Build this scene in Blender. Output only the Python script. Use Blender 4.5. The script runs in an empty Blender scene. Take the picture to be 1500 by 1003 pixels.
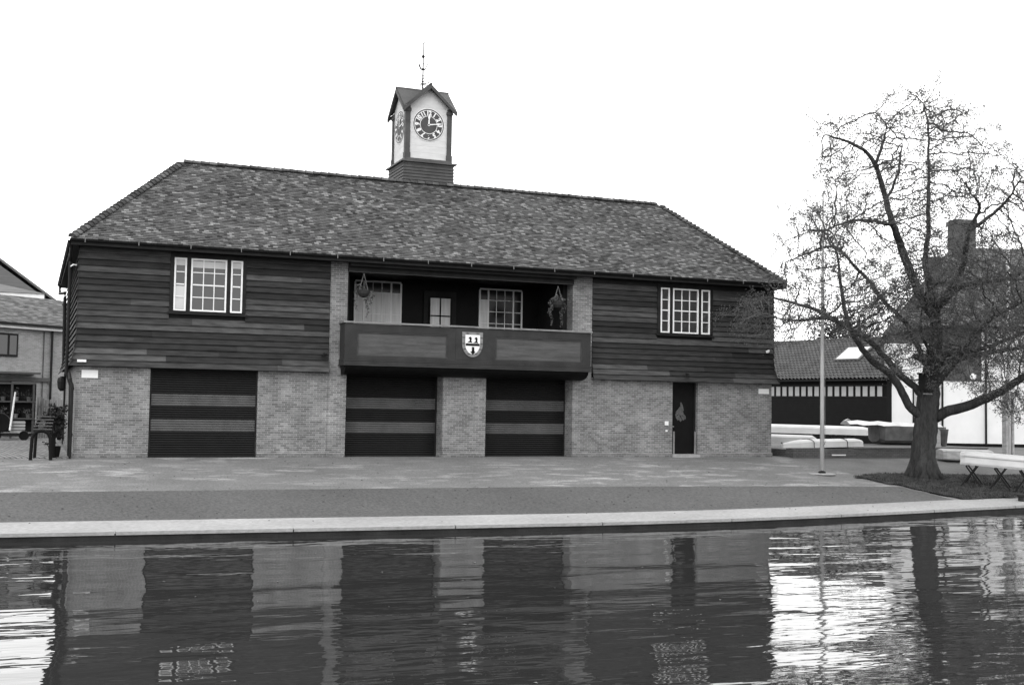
import bpy, math, random
import numpy as np
from mathutils import Vector, Matrix
random.seed(7); rng = np.random.default_rng(7)
R = math.radians
S = bpy.context.scene
col = S.collection

# ------------------------------------------------------------------ camera
YAW, PITCH, ROLL = -22.082, 3.055, 0.94
CAM = Vector((-14.855, -41.268, 3.178)); FPX = 1731.5
MC = Matrix.Rotation(R(YAW), 3, 'Z') @ Matrix.Rotation(R(90 + PITCH), 3, 'X') @ Matrix.Rotation(R(ROLL), 3, 'Z')
cd = bpy.data.cameras.new('camera'); cam = bpy.data.objects.new('camera', cd); col.objects.link(cam)
cd.sensor_width = 36; cd.lens = FPX / 1500 * 36; cd.clip_start = .1; cd.clip_end = 3000
cam.matrix_world = Matrix.Translation(CAM) @ MC.to_4x4()
S.camera = cam

def ray(u, v): return MC @ Vector((u - 750, 501.5 - v, -FPX))
def PY(u, v, Y):
    r = ray(u, v); return CAM + r * ((Y - CAM.y) / r.y)
def PD(u, v, d):                      # at a distance d along the viewing axis
    r = ray(u, v); return CAM + r * (d / FPX)

# ------------------------------------------------------------------ materials
MATS = {}
def new_mat(name):
    m = bpy.data.materials.new(name); m.use_nodes = True; nt = m.node_tree
    return m, nt, nt.nodes['Principled BSDF']
def nd(nt, t, **kw):
    n = nt.nodes.new(t)
    for k, v in kw.items():
        if k in n.inputs: n.inputs[k].default_value = v
        else: setattr(n, k, v)
    return n
def ramp(nt, fac, stops):
    r = nd(nt, 'ShaderNodeValToRGB'); nt.links.new(fac, r.inputs[0])
    e = r.color_ramp.elements
    while len(e) < len(stops): e.new(.5)
    for i, (p, v) in enumerate(stops): e[i].position = p; e[i].color = (v, v, v, 1)
    return r.outputs[0]
def coords(nt, scale=(1, 1, 1), rot=(0, 0, 0)):
    tc = nd(nt, 'ShaderNodeTexCoord'); mp = nd(nt, 'ShaderNodeMapping')
    mp.inputs['Scale'].default_value = scale; mp.inputs['Rotation'].default_value = rot
    nt.links.new(tc.outputs['Object'], mp.inputs[0]); return mp.outputs[0]
def noise(nt, vec, s, det=4, rough=.55):
    n = nd(nt, 'ShaderNodeTexNoise'); n.inputs['Scale'].default_value = s
    n.inputs['Detail'].default_value = det; n.inputs['Roughness'].default_value = rough
    nt.links.new(vec, n.inputs['Vector']); return n.outputs[0]
def mul(nt, a, b, op='MULTIPLY'):
    m = nd(nt, 'ShaderNodeMath', operation=op)
    for i, x in enumerate((a, b)):
        if isinstance(x, (int, float)): m.inputs[i].default_value = x
        else: nt.links.new(x, m.inputs[i])
    return m.outputs[0]
def bump(nt, bs, h, strength=.5, dist=.01):
    b = nd(nt, 'ShaderNodeBump'); b.inputs['Strength'].default_value = strength; b.inputs['Distance'].default_value = dist
    nt.links.new(h, b.inputs['Height']); nt.links.new(b.outputs[0], bs.inputs['Normal'])
def plain(name, v, var=.25, s=6, rough=.7, island=0, stretch=(1, 1, 1), bmp=.3, bd=.006, metal=0, s2=60, grain=.12, spec=.1):
    """grey paint / wood / stone: broad blotches x fine grain x optional tone per board"""
    m, nt, bs = new_mat(name)
    vec = coords(nt, stretch)
    a = ramp(nt, noise(nt, vec, s, 5), [(.3, 1 - var), (.7, 1 + var)])
    g = noise(nt, vec, s2, 3, .7)
    gg = ramp(nt, g, [(.25, 1 - grain), (.75, 1 + grain)])
    c = mul(nt, mul(nt, a, gg), v)
    if island:
        ge = nd(nt, 'ShaderNodeNewGeometry')
        c = mul(nt, c, ramp(nt, ge.outputs['Random Per Island'], [(0, .35), (.18, .7), (.74, 1.05), (.88, 1.6), (1, 2.3)] if name == 'clay_tiles' else [(0, 1 - island), (.8, 1 + island * .6), (1, 1 + island * 1.6)]))
    cr = nd(nt, 'ShaderNodeCombineColor')
    for i in range(3): nt.links.new(c, cr.inputs[i])
    nt.links.new(cr.outputs[0], bs.inputs['Base Color'])
    bs.inputs['Roughness'].default_value = rough; bs.inputs['Metallic'].default_value = metal; bs.inputs['Specular IOR Level'].default_value = spec
    if bmp: bump(nt, bs, g, bmp, bd)
    MATS[name] = m; return m
def brick(name, v, mortar=.24, patch=.25, hue=.5):
    m, nt, bs = new_mat(name)
    tc = nd(nt, 'ShaderNodeTexCoord'); sp = nd(nt, 'ShaderNodeSeparateXYZ'); nt.links.new(tc.outputs['Object'], sp.inputs[0])
    cb = nd(nt, 'ShaderNodeCombineXYZ'); nt.links.new(mul(nt, sp.outputs[0], sp.outputs[1], 'ADD'), cb.inputs[0]); nt.links.new(sp.outputs[2], cb.inputs[1])
    vv = nd(nt, 'ShaderNodeVectorMath', operation='ADD')
    nz = nd(nt, 'ShaderNodeTexNoise'); nz.inputs['Scale'].default_value = 9; nt.links.new(tc.outputs['Object'], nz.inputs['Vector'])
    sc = nd(nt, 'ShaderNodeVectorMath', operation='SCALE'); nt.links.new(nz.outputs['Color'], sc.inputs[0]); sc.inputs['Scale'].default_value = .012
    nt.links.new(cb.outputs[0], vv.inputs[0]); nt.links.new(sc.outputs[0], vv.inputs[1])
    b = nd(nt, 'ShaderNodeTexBrick'); b.inputs['Scale'].default_value = 1
    b.inputs['Brick Width'].default_value = .225; b.inputs['Row Height'].default_value = .0752
    b.inputs['Mortar Size'].default_value = .007; b.inputs['Mortar Smooth'].default_value = .4; b.inputs['Bias'].default_value = -.1
    b.inputs['Color1'].default_value = (v * (1 - hue * .6),) * 3 + (1,); b.inputs['Color2'].default_value = (v * (1 + hue * .6),) * 3 + (1,)
    b.inputs['Mortar'].default_value = (mortar,) * 3 + (1,)
    nt.links.new(vv.outputs[0], b.inputs['Vector'])
    big = ramp(nt, noise(nt, tc.outputs['Object'], 1.1, 5, .6), [(.32, 1 - patch), (.55, 1), (.75, 1 + patch * 1.6)])
    fine = ramp(nt, noise(nt, tc.outputs['Object'], 30, 4, .7), [(.25, .72), (.75, 1.3)])
    mx = nd(nt, 'ShaderNodeVectorMath', operation='SCALE'); nt.links.new(b.outputs['Color'], mx.inputs[0]); nt.links.new(mul(nt, big, fine), mx.inputs['Scale'])
    nt.links.new(mx.outputs[0], bs.inputs['Base Color']); bs.inputs['Roughness'].default_value = .9; bs.inputs['Specular IOR Level'].default_value = .15
    h = mul(nt, mul(nt, b.outputs['Fac'], -1.0), mul(nt, noise(nt, tc.outputs['Object'], 40, 3), .4), 'ADD')
    bump(nt, bs, h, .6, .008)
    MATS[name] = m; return m

M_brick = brick('brick_front', .145, .27, .25)
M_brick2 = brick('brick_wings', .13, .22, .2)
M_brickd = brick('brick_dark', .07, .12, .2, .3)
M_brickp = brick('brick_pale', .25, .34, .15, .25)
M_board = plain('tarred_boards', .03, .4, 1.8, .62, island=.6, stretch=(1, 1, 6), bmp=.5, s2=24, grain=.25)
M_boardw = plain('weathered_trim', .036, .3, 2, .6, stretch=(1, 1, 3), grain=.2)
M_dark = plain('dark_timber', .013, .3, 3, .6)
M_black = plain('black_paint', .006, .2, 3, .5, bmp=.1, spec=.06)
M_iron = plain('black_iron', .012, .2, 5, .4, bmp=.1)
M_white = plain('white_paint', .62, .06, 4, .5, grain=.05, bmp=.1)
M_whitew = plain('white_boarding', .46, .08, 2, .6, grain=.06, bmp=.2, stretch=(1, 1, 4))
M_render = plain('white_render', .58, .06, 1, .8, grain=.05)
M_lead = plain('lead_grey', .07, .25, 3, .5)
M_post = plain('grey_painted_timber', .055, .2, 3, .6)
M_tile = plain('clay_tiles', .076, .22, .6, .8, island=.8, bmp=.5, s2=30, grain=.3)
M_ridge = plain('ridge_tiles', .06, .4, 1.5, .8, island=.4, s2=30, grain=.3)
M_tilefar = plain('slate_roof', .1, .25, 2, .7, stretch=(.4, .4, 12), grain=.2, s2=14)
M_pantile = plain('pantile', .065, .3, 1.2, .75, island=.2, grain=.25)
M_shutter = plain('shutter_dark', .009, .15, 2, .4, bmp=0)
M_stripe = plain('shutter_stripe', .07, .18, 2, .45, bmp=0)
M_panel = plain('balcony_panel', .06, .3, 2, .55, stretch=(.5, 1, 5), s2=18, grain=.18)
M_frame = plain('balcony_frame', .027, .25, 2, .5, stretch=(1, 1, 1), grain=.15)
M_cap = plain('rail_cap', .16, .25, 4, .6)
M_conc = plain('quay_concrete', .235, .14, .7, .85, stretch=(.5, 1, 1), s2=16, grain=.25, bd=.01)
M_concd = plain('stained_concrete', .02, .4, 2, .6, s2=30, grain=.3)
M_asph = plain('asphalt', .07, .14, .35, .9, stretch=(.6, .35, 1), s2=22, grain=.45, bd=.01)
M_gravel = plain('gravel', .105, .2, .6, .9, s2=18, grain=.35, bd=.02)
M_hull = plain('white_hull', .42, .1, 1.5, .35, grain=.05, bmp=.05)
M_hull2 = plain('scuffed_hull', .3, .25, 3, .45, stretch=(1, 1, 3), grain=.12)
M_hullg = plain('grey_hull', .095, .35, 2.5, .6, grain=.2)
M_pole = plain('pole_paint', .4, .15, 3, .5, stretch=(1, 1, .3), grain=.15)
M_bark = plain('bark', .036, .35, 2.5, .9, stretch=(1, 1, .25), s2=14, grain=.5, bmp=1.0, bd=.05)
M_twig = plain('twig_bark', .06, .3, 3, .8, bmp=0)
M_roofp = plain('house_tiles', .1, .2, 1, .8, island=.35, grain=.2)
M_wood = plain('weathered_wood', .2, .3, 3, .8, island=.3, stretch=(3, 3, .4), grain=.2)
M_grass = plain('turf', .03, .45, 2.5, .95, s2=25, grain=.4, bd=.03)
M_blade = plain('grass_blades', .035, .3, 3, .7, island=.5, bmp=0)
M_leaf = plain('leaves', .075, .3, 1, .6, island=.45, bmp=0)
def translucent(m, v):
    nt = m.node_tree; bs = nt.nodes['Principled BSDF']; out = nt.nodes['Material Output']
    tr = nt.nodes.new('ShaderNodeBsdfTranslucent'); tr.inputs[0].default_value = (v, v, v, 1)
    mx = nt.nodes.new('ShaderNodeMixShader'); mx.inputs[0].default_value = .5
    nt.links.new(bs.outputs[0], mx.inputs[1]); nt.links.new(tr.outputs[0], mx.inputs[2]); nt.links.new(mx.outputs[0], out.inputs[0])
translucent(M_leaf, .115)
M_leafd = plain('dark_leaves', .022, .3, 1, .6, island=.45, bmp=0)
M_dry = plain('dry_plant', .075, .4, 6, .8, island=.5, bmp=0)
M_mortar = plain('pale_mortar', .22, .3, 3, .9)
M_repair = plain('repair_mortar', .175, .3, 14, .9)
M_emblem = plain('emblem_grey', .075, .35, 12, .6)
M_shade = plain('grey_field', .3, .12, 14, .5)
M_curtain = plain('pale_curtain', .5, .15, 3, .8, stretch=(4, 4, .3))
M_room = plain('dark_room', .012, .2, 1, .9, bmp=0)
M_earth = plain('earth', .05, .4, .3, .95)

def glass_mat(name, base, rough=.04):
    m, nt, bs = new_mat(name)
    bs.inputs['Base Color'].default_value = (base,) * 3 + (1,); bs.inputs['Roughness'].default_value = rough
    bs.inputs['IOR'].default_value = 1.52; bs.inputs['Specular IOR Level'].default_value = .12 if 'dark' in name else .5
    bump(nt, bs, noise(nt, coords(nt), 1.2, 1), .15, .01)
    MATS[name] = m; return m
M_glass = glass_mat('window_glass', .03)
M_glassd = glass_mat('dark_glass', .01, .12)
M_glassp = glass_mat('pale_glass', .3, .25)

# forecourt: worn setts with pale patches
m, nt, bs = new_mat('forecourt'); M_fore = m
v1 = coords(nt, (.7, 1.7, 1)); v2 = coords(nt)
p = ramp(nt, noise(nt, v1, 1.0, 7, .68), [(.52, 0), (.57, .5), (.68, 1)])
p2 = ramp(nt, noise(nt, coords(nt, (.12, .5, 1)), 1.0, 4, .5), [(.4, .25), (.62, 1)])
b = ramp(nt, noise(nt, v2, .45, 4), [(.3, .098), (.7, .135)])
mx = mul(nt, b, mul(nt, mul(nt, p, p2), .15), 'ADD')
gr = noise(nt, v2, 17, 4, .7)
c = mul(nt, mx, ramp(nt, gr, [(.25, .55), (.75, 1.45)]))
cr = nd(nt, 'ShaderNodeCombineColor')
for i in range(3): nt.links.new(c, cr.inputs[i])
nt.links.new(cr.outputs[0], bs.inputs['Base Color']); bs.inputs['Roughness'].default_value = .9; bs.inputs['Specular IOR Level'].default_value = .15
bump(nt, bs, gr, .6, .015)
# block paving of the side yard
m, nt, bs = new_mat('block_paving'); M_pave = m
b = nd(nt, 'ShaderNodeTexBrick'); b.inputs['Scale'].default_value = 1; b.inputs['Brick Width'].default_value = .55; b.inputs['Row Height'].default_value = .17
b.inputs['Mortar Size'].default_value = .02; b.inputs['Color1'].default_value = (.1,) * 3 + (1,); b.inputs['Color2'].default_value = (.2,) * 3 + (1,); b.inputs['Mortar'].default_value = (.02,) * 3 + (1,)
nt.links.new(coords(nt, rot=(0, 0, 1.45)), b.inputs['Vector']); nt.links.new(b.outputs['Color'], bs.inputs['Base Color']); bs.inputs['Roughness'].default_value = .9
bump(nt, bs, mul(nt, b.outputs['Fac'], -1.0), .8, .02)
# water
m, nt, bs = new_mat('river_water'); M_water = m
bs.inputs['Base Color'].default_value = (.02,) * 3 + (1,); bs.inputs['Roughness'].default_value = .015; bs.inputs['IOR'].default_value = 1.45
vA = coords(nt, (.42, 1.0, 1), (0, 0, R(-8))); vB = coords(nt, (.55, 1.5, 1), (0, 0, R(12)))
calm = ramp(nt, noise(nt, coords(nt, (.25, .6, 1)), .35, 2), [(.35, .35), (.65, 1)])
hA = mul(nt, noise(nt, vA, .75, 1, .4), .045)
hB = mul(nt, mul(nt, noise(nt, vB, 2.2, 2, .45), .0115), calm)
hC = mul(nt, mul(nt, noise(nt, coords(nt, (.8, 1.6, 1)), 6, 0, .4), .0004), calm)
h = mul(nt, mul(nt, hA, hB, 'ADD'), hC, 'ADD')
bump(nt, bs, h, 1.0, 1.0)

# ------------------------------------------------------------------ mesh helpers
class MB:
    def __init__(s): s.v = []; s.f = []; s.mi = []; s.cur = 0
    def add(s, vs, fs):
        n = len(s.v); s.v += [tuple(x) for x in vs]; s.f += [tuple(i + n for i in f) for f in fs]; s.mi += [s.cur] * len(fs); return s
    def hexa(s, p):   # bottom 4 ccw, top 4
        return s.add(p, [(3, 2, 1, 0), (4, 5, 6, 7), (0, 1, 5, 4), (1, 2, 6, 5), (2, 3, 7, 6), (3, 0, 4, 7)])
    def box(s, x0, x1, y0, y1, z0, z1):
        return s.hexa([(x0, y0, z0), (x1, y0, z0), (x1, y1, z0), (x0, y1, z0), (x0, y0, z1), (x1, y0, z1), (x1, y1, z1), (x0, y1, z1)])
    def tube(s, pts, rad, n=8, cap=True, rough=0):
        pts = [Vector(p) for p in pts]
        if isinstance(rad, (int, float)): rad = [rad] * len(pts)
        rings = []; ref = Vector((.13, .27, .95))
        for i, p in enumerate(pts):
            d = (pts[min(i + 1, len(pts) - 1)] - pts[max(i - 1, 0)]).normalized()
            if abs(d.dot(ref)) > .97: ref = Vector((1, .1, .05))
            a = d.cross(ref).normalized(); b = d.cross(a)
            rings.append([p + (a * math.cos(2 * math.pi * k / n) + b * math.sin(2 * math.pi * k / n)) * rad[i] * (1 + rough * (.5 * math.sin(3 * 6.283 * k / n + i * .11 + 1) + .7 * math.sin(8 * 6.283 * k / n + 1.3 * math.sin(i * .35)) + random.uniform(-.5, .5))) for k in range(n)])
        vs = [q for r in rings for q in r]; fs = []
        for i in range(len(pts) - 1):
            for k in range(n):
                fs.append((i * n + k, (i + 1) * n + k, (i + 1) * n + (k + 1) % n, i * n + (k + 1) % n))
        if cap: fs += [tuple(range(n)), tuple((len(pts) - 1) * n + k for k in reversed(range(n)))]
        return s.add(vs, fs)
    def bar(s, a, b, w, h=None):
        a = Vector(a); b = Vector(b); h = h or w; d = (b - a).normalized()
        up = Vector((0, 0, 1)) if abs(d.z) < .95 else Vector((0, 1, 0))
        x = d.cross(up).normalized() * w / 2; y = x.cross(d).normalized() * h / 2
        return s.hexa([a - x - y, a + x - y, b + x - y, b - x - y, a - x + y, a + x + y, b + x + y, b - x + y])
    def lathe(s, c, prof, n=16):
        c = Vector(c); vs = []; fs = []
        for r, z in prof:
            for k in range(n): vs.append(c + Vector((r * math.cos(2 * math.pi * k / n), r * math.sin(2 * math.pi * k / n), z)))
        for i in range(len(prof) - 1):
            for k in range(n): fs.append((i * n + k, i * n + (k + 1) % n, (i + 1) * n + (k + 1) % n, (i + 1) * n + k))
        fs += [tuple(reversed(range(n))), tuple((len(prof) - 1) * n + k for k in range(n))]
        return s.add(vs, fs)
    def prism(s, pts, off):       # polygon in space, extruded by off
        n = len(pts); off = Vector(off); vs = [Vector(p) for p in pts] + [Vector(p) + off for p in pts]
        fs = [tuple(range(n)), tuple(reversed(range(n, 2 * n)))] + [(i, i + n, (i + 1) % n + n, (i + 1) % n) for i in range(n)]
        return s.add(vs, fs)
    def build(s, name, mat, parent=None, local=False, smooth=False, fix=True):
        o0 = Vector((0, 0, 0))
        if parent is not None and not local: o0 = Vector(parent.get('_o', (0, 0, 0)))
        me = bpy.data.meshes.new(name)
        vs = np.array([tuple(v) for v in s.v], dtype=float) - np.array(o0)
        me.from_pydata(vs.tolist(), [], s.f)
        for mm in (mat if isinstance(mat, (list, tuple)) else [mat]): me.materials.append(mm)
        if isinstance(mat, (list, tuple)): me.polygons.foreach_set('material_index', s.mi)
        if smooth: me.polygons.foreach_set('use_smooth', [True] * len(me.polygons))
        if fix and len(s.f) < 60000:
            import bmesh
            bm = bmesh.new(); bm.from_mesh(me); bmesh.ops.recalc_face_normals(bm, faces=bm.faces); bm.to_mesh(me); bm.free()
        me.update()
        o = bpy.data.objects.new(name, me); col.objects.link(o)
        if parent is not None:
            o.parent = parent; o['_o'] = tuple(o0)
        return o
def thing(name, label, cat, loc=(0, 0, 0), group=None, rz=0):
    o = bpy.data.objects.new(name, None); col.objects.link(o); o.location = loc; o.rotation_euler = (0, 0, rz)
    o['label'] = label; o['category'] = cat; o['_o'] = tuple(loc)
    if group: o['group'] = group
    return o
def tag(o, label, cat, group=None):
    o['label'] = label; o['category'] = cat
    if group: o['group'] = group
    return o
def single(mb, name, mat, label, cat, origin, group=None, smooth=False):
    """a thing that is one mesh, with its origin at its base"""
    mb.v = [tuple(Vector(v) - Vector(origin)) for v in mb.v]
    o = mb.build(name, mat, smooth=smooth); o.location = origin
    return tag(o, label, cat, group)
def struct(o, kind='structure'): o['kind'] = kind; return o

def each(name, mat, boxes, parent):
    for bx in boxes:
        mb = MB(); mb.box(*bx); mb.build(name, mat, parent)
# ------------------------------------------------------------------ ground
QX = [-160, -60, -15.4, -6.8, -.6, 3, 6.2, 10, 15.5, 24, 40, 160]
QY = [-11.6, -12.2, -12.84, -13.28, -13.5, -13.35, -13.02, -12.4, -11.4, -9.9, -8, -6]
ZQ, ZB = .165, 1.25
def yq(x): return float(np.interp(x, QX, QY))
def gz(x, y):
    q = yq(x); t = (y - q) / (0 - q); return ZQ + (ZB - ZQ) * min(max(t, 0), 1)
def sheet(name, xs, fa, fb, mat, dz, n=8, kind='structure', wob=0):
    mb = MB(); vs = []; fs = []
    for x in xs:
        a, b = fa(x), fb(x)
        for j in range(n + 1):
            y = a + (b - a) * j / n; vs.append((x, y, gz(x, y) + dz))
    for i in range(len(xs) - 1):
        for j in range(n): fs.append((i * (n + 1) + j, (i + 1) * (n + 1) + j, (i + 1) * (n + 1) + j + 1, i * (n + 1) + j + 1))
    mb.add(vs, fs); o = mb.build(name, mat); struct(o, kind); return o
XS = sorted(set(list(np.arange(-160, -30, 10)) + list(np.arange(-30, 45, 1.0)) + list(np.arange(50, 161, 10))))
o = sheet('ground', [x for x in XS if -30 <= x <= 45 or True], yq, lambda x: 0, M_gravel, 0, 10)
mb = MB(); mb.add([(-900, 0, ZB), (900, 0, ZB), (900, 1500, ZB), (-900, 1500, ZB)], [(0, 1, 2, 3)]); struct(mb.build('ground_behind', M_gravel))
XF = [x for x in XS if -60 <= x <= 13.5] + [13.9]
sheet('forecourt', XF, lambda x: yq(x) + 1.3, lambda x: -.02, M_fore, .004, 8)
def ypath(x): return -7.05 - .02 * (x + 15)
XA = [x for x in XS if -60 <= x <= 13] + [13.6]
sheet('asphalt_path', XA, lambda x: yq(x) + 1.35, lambda x: ypath(x), M_asph, .008, 4)
XC = [x for x in XS if -60 <= x <= 60]
sheet('quay_concrete', XC, lambda x: yq(x) - .02, lambda x: yq(x) + 1.42 - max(0, x - 13) * .05 if x < 32 else yq(x) + .5, M_conc, .014, 2)
# quay coping lip and river wall
mb = MB()
for i in range(len(XC) - 1):
    a, b = XC[i], XC[i + 1]; g = .03 if i % 4 == 0 else 0
    mb.hexa([(a + g, yq(a) - .07, .115), (b, yq(b) - .07, .115), (b, yq(b) + .1, .115), (a + g, yq(a) + .1, .115),
             (a + g, yq(a) - .07, ZQ + .028), (b, yq(b) - .07, ZQ + .028), (b, yq(b) + .1, ZQ + .034), (a + g, yq(a) + .1, ZQ + .034)])
struct(mb.build('quay_coping', M_conc))
mb = MB()
for i in range(len(XS) - 1):
    a, b = XS[i], XS[i + 1]
    mb.add([(a, yq(a) - .03, -1.2), (b, yq(b) - .03, -1.2), (b, yq(b) - .03, .163), (a, yq(a) - .03, .163)], [(0, 1, 2, 3)])
struct(mb.build('quay_wall', M_concd))
mb = MB(); mb.add([(-400, -36.4, 0), (400, -36.4, 0), (400, 2, 0), (-400, 2, 0)], [(0, 1, 2, 3)])
# the water stops just inside the river wall
mb = MB(); vs = []; fs = []
for x in XS: vs += [(x, -37, 0), (x, yq(x) - .03 + .01, 0)]
for i in range(len(XS) - 1): fs.append((2 * i, 2 * i + 2, 2 * i + 3, 2 * i + 1))
mb.add(vs, fs); struct(mb.build('river_water', M_water))
mb = MB(); mb.add([(-160, -36.8, -.6), (160, -36.8, -.6), (160, -38.2, 1.3), (-160, -38.2, 1.3), (160, -400, 1.5), (-160, -400, 1.5)], [(0, 1, 2, 3), (3, 2, 4, 5)])
struct(mb.build('near_bank', M_grass))
# side yard
mb = MB(); mb.add([(-40, -.6, 0), (-13.62, -.25, 0), (-13.62, 0, 0), (-40, 0, 0), (-13.62, 34, 0), (-40, 34, 0)], [(0, 1, 2, 3), (3, 2, 4, 5)])
mb.v = [(x, y, gz(x, y) + .012) for x, y, z in mb.v]; struct(mb.build('yard_paving', M_pave))
# turf under the tree, with blades
GP = [(13.3, -5.5), (13.5, -6.6), (13.75, -8.2), (13.7, -9.6), (14.2, -10.3), (16.5, -9.95), (20, -9.35), (26, -8.3), (34, -7.3), (34, -4.6), (24, -4.9), (20, -5.2), (17.2, -4.8), (15.3, -4.7)]
def inpoly(x, y, P):
    c = False; n = len(P)
    for i in range(n):
        x1, y1 = P[i]; x2, y2 = P[(i + 1) % n]
        if (y1 > y) != (y2 > y) and x < (x2 - x1) * (y - y1) / (y2 - y1) + x1: c = not c
    return c
mb = MB()
cx = [p for p in GP]
def gsub(P):
    out = []
    for i in range(len(P)):
        a = P[i]; b = P[(i + 1) % len(P)]; n = max(1, int(math.dist(a, b) / .5))
        for k in range(n): out.append((a[0] + (b[0] - a[0]) * k / n + random.uniform(-.06, .06), a[1] + (b[1] - a[1]) * k / n + random.uniform(-.06, .06)))
    return out
st = .25; vs = []; fs = []; idx = {}
for i in range(int(22 / st)):
    for j in range(int(7 / st)):
        x0, y0 = 13 + i * st, -10.8 + j * st
        if inpoly(x0 + st / 2, y0 + st / 2, GP):
            q = []
            for a, b in ((0, 0), (1, 0), (1, 1), (0, 1)):
                k = (i + a, j + b)
                if k not in idx:
                    x, y = 13 + k[0] * st, -10.8 + k[1] * st; idx[k] = len(vs)
                    vs.append((x + random.uniform(-.05, .05), y + random.uniform(-.05, .05), gz(x, y) + .045 + random.uniform(-.015, .03)))
                q.append(idx[k])
            fs.append(tuple(q))
mb.add(vs, fs); struct(mb.build('turf_ground', M_grass))
mb = MB(); n = 0
while n < 26000:
    x, y = random.uniform(13, 27), random.uniform(-10.6, -4.4)
    if not inpoly(x + random.uniform(-.15, .15), y + random.uniform(-.1, .1), GP): continue
    h = random.uniform(.03, .09) * (1.5 if random.random() < .1 else 1); a = random.uniform(0, 6.28); w = .012; z = gz(x, y) + .03
    dx, dy = math.cos(a) * w, math.sin(a) * w; l = random.uniform(-.04, .04)
    mb.add([(x - dx, y - dy, z), (x + dx, y + dy, z), (x + l, y + l, z + h)], [(0, 1, 2)]); n += 1
o = mb.build('grass', M_blade, fix=False); struct(o, 'stuff'); tag(o, 'short dark rough grass round the foot of the tree', 'grass')
mb = MB()
for k in range(260):
    x = random.uniform(-18, 13); y = random.uniform(-13, -.6) if k % 3 else random.uniform(-11.5, -7.2)
    r = random.uniform(.02, .045); z = gz(x, y) + .022; a = random.uniform(0, 3.1)
    mb.add([(x + r * math.cos(a), y + r * math.sin(a), z), (x - r * .6 * math.sin(a), y + r * .6 * math.cos(a), z + .012), (x - r * math.cos(a), y - r * math.sin(a), z), (x + r * .6 * math.sin(a), y - r * .6 * math.cos(a), z + .01)], [(0, 1, 2, 3)])
o = mb.build('fallen_leaves', M_leafd, fix=False); struct(o, 'stuff'); tag(o, 'scattered dark fallen leaves on the asphalt path', 'leaves')
mb = MB()
for k in range(90):
    x = random.uniform(-14, 10); y = random.uniform(-29, -14); r = random.uniform(.015, .035); a = random.uniform(0, 3.1)
    mb.add([(x + r * math.cos(a), y + r * math.sin(a), .004), (x - r * .6 * math.sin(a), y + r * .6 * math.cos(a), .012), (x - r * math.cos(a), y - r * math.sin(a), .004), (x + r * .6 * math.sin(a), y - r * .6 * math.cos(a), .012)], [(0, 1, 2, 3)])
o = mb.build('floating_leaves', M_cap, fix=False); struct(o, 'stuff'); tag(o, 'small pale leaves floating on the dark river', 'leaves')

# ------------------------------------------------------------------ boathouse
BH = thing('boathouse', 'long brick boathouse with dark weatherboarded upper floor, balcony and hipped tiled roof', 'boathouse', (0, 0, ZB))
L, XE, YE, ZE = 13.5, 13.83, -.6, 8.36
RX, RY, RZ = 9.92, 3.385, 11.93
D1 = 6.9; DR = 16
# brick ground floor
WLL = []
for a, b, y0 in ((-13.5, -11.17, 0), (-7.585, -5.12, 0), (-5.12, -4.47, -.03), (-.83, .86, -.03), (4.42, 5.21, -.03), (5.21, 8.83, 0), (10.0, 13.5, 0)):
    WLL.append((a, b, y0, .8, .9, 4.32))
each('brick_wall', M_brick, WLL, BH); each('brick_lintel', M_brick, [(-11.17, -7.585, .0, .8, 4.24, 4.33), (8.83, 10.0, .0, .8, 4.22, 4.33)], BH)
each('side_wall', M_brick, [(-13.5, -13.15, .8, DR, .9, 4.32), (13.15, 13.5, .8, D1, .9, 4.32)], BH); each('rear_wall', M_brick, [(-13.15, 13.15, D1 - .3, D1, .9, 8.2), (-7, -6.7, D1, DR, .9, 8.2)], BH)
mb = MB()
for (x, z, r, y) in ((-11.33, 3.38, .13, 0), (-7.38, 3.3, .13, 0), (-4.66, 3.32, .12, -.03), (-.62, 3.27, .13, -.03), (.66, 3.22, .1, -.03), (-.1, 2.9, .1, -.03), (6.9, 2.05, .1, 0), (11.6, 2.0, .12, 0)):
    P = [(x + r * random.uniform(.35, 1.15) * math.cos(t), y - .003, z + r * 1.2 * random.uniform(.35, 1.2) * math.sin(t)) for t in np.linspace(0, 6.28, 16)[:-1]]
    mb = MB(); mb.prism(P, (0, .002, 0)); mb.build('pale_repair', M_repair, BH)
# plinth with its pale mortar line
mb = MB(); ml = MB()
for a, b, y0 in ((-13.53, -11.2, 0), (-7.56, -5.15, 0), (-5.15, -4.5, -.03), (-.8, .83, -.03), (4.45, 5.24, -.03), (5.24, 8.80, 0), (10.03, 13.53, 0)):
    each('plinth', M_brick2, [(a, b, y0 - .035, y0 + .1, .9, 1.375)], BH); each('plinth_course', M_mortar, [(a, b, y0 - .04, y0 + .1, 1.378, 1.41)], BH)
each('plinth', M_brick2, [(-13.53, -13.4, .1, DR, .9, 1.375)], BH)
# brick piers beside the balcony opening
for x0, x1 in ((-5.12, -4.49), (4.38, 5.21)):
    mb = MB(); mb.box(x0, x1, -.03, .5, 4.32, 8.2); mb.build('brick_pier', M_brick, BH)
each('loggia_side_wall', M_dark, [(-4.49, -4.3, .5, 2.9, 4.4, 8.2), (4.2, 4.38, .5, 2.9, 4.4, 8.2)], BH)
mb = MB(); mb.box(-4.7, 4.7, 2.9, 3.1, 4.4, 8.2); mb.build('loggia_back_wall', M_black, BH)
mb = MB(); mb.box(-4.7, 4.7, -.6, 2.9, 4.42, 4.72); mb.build('loggia_floor', M_dark, BH)
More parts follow.
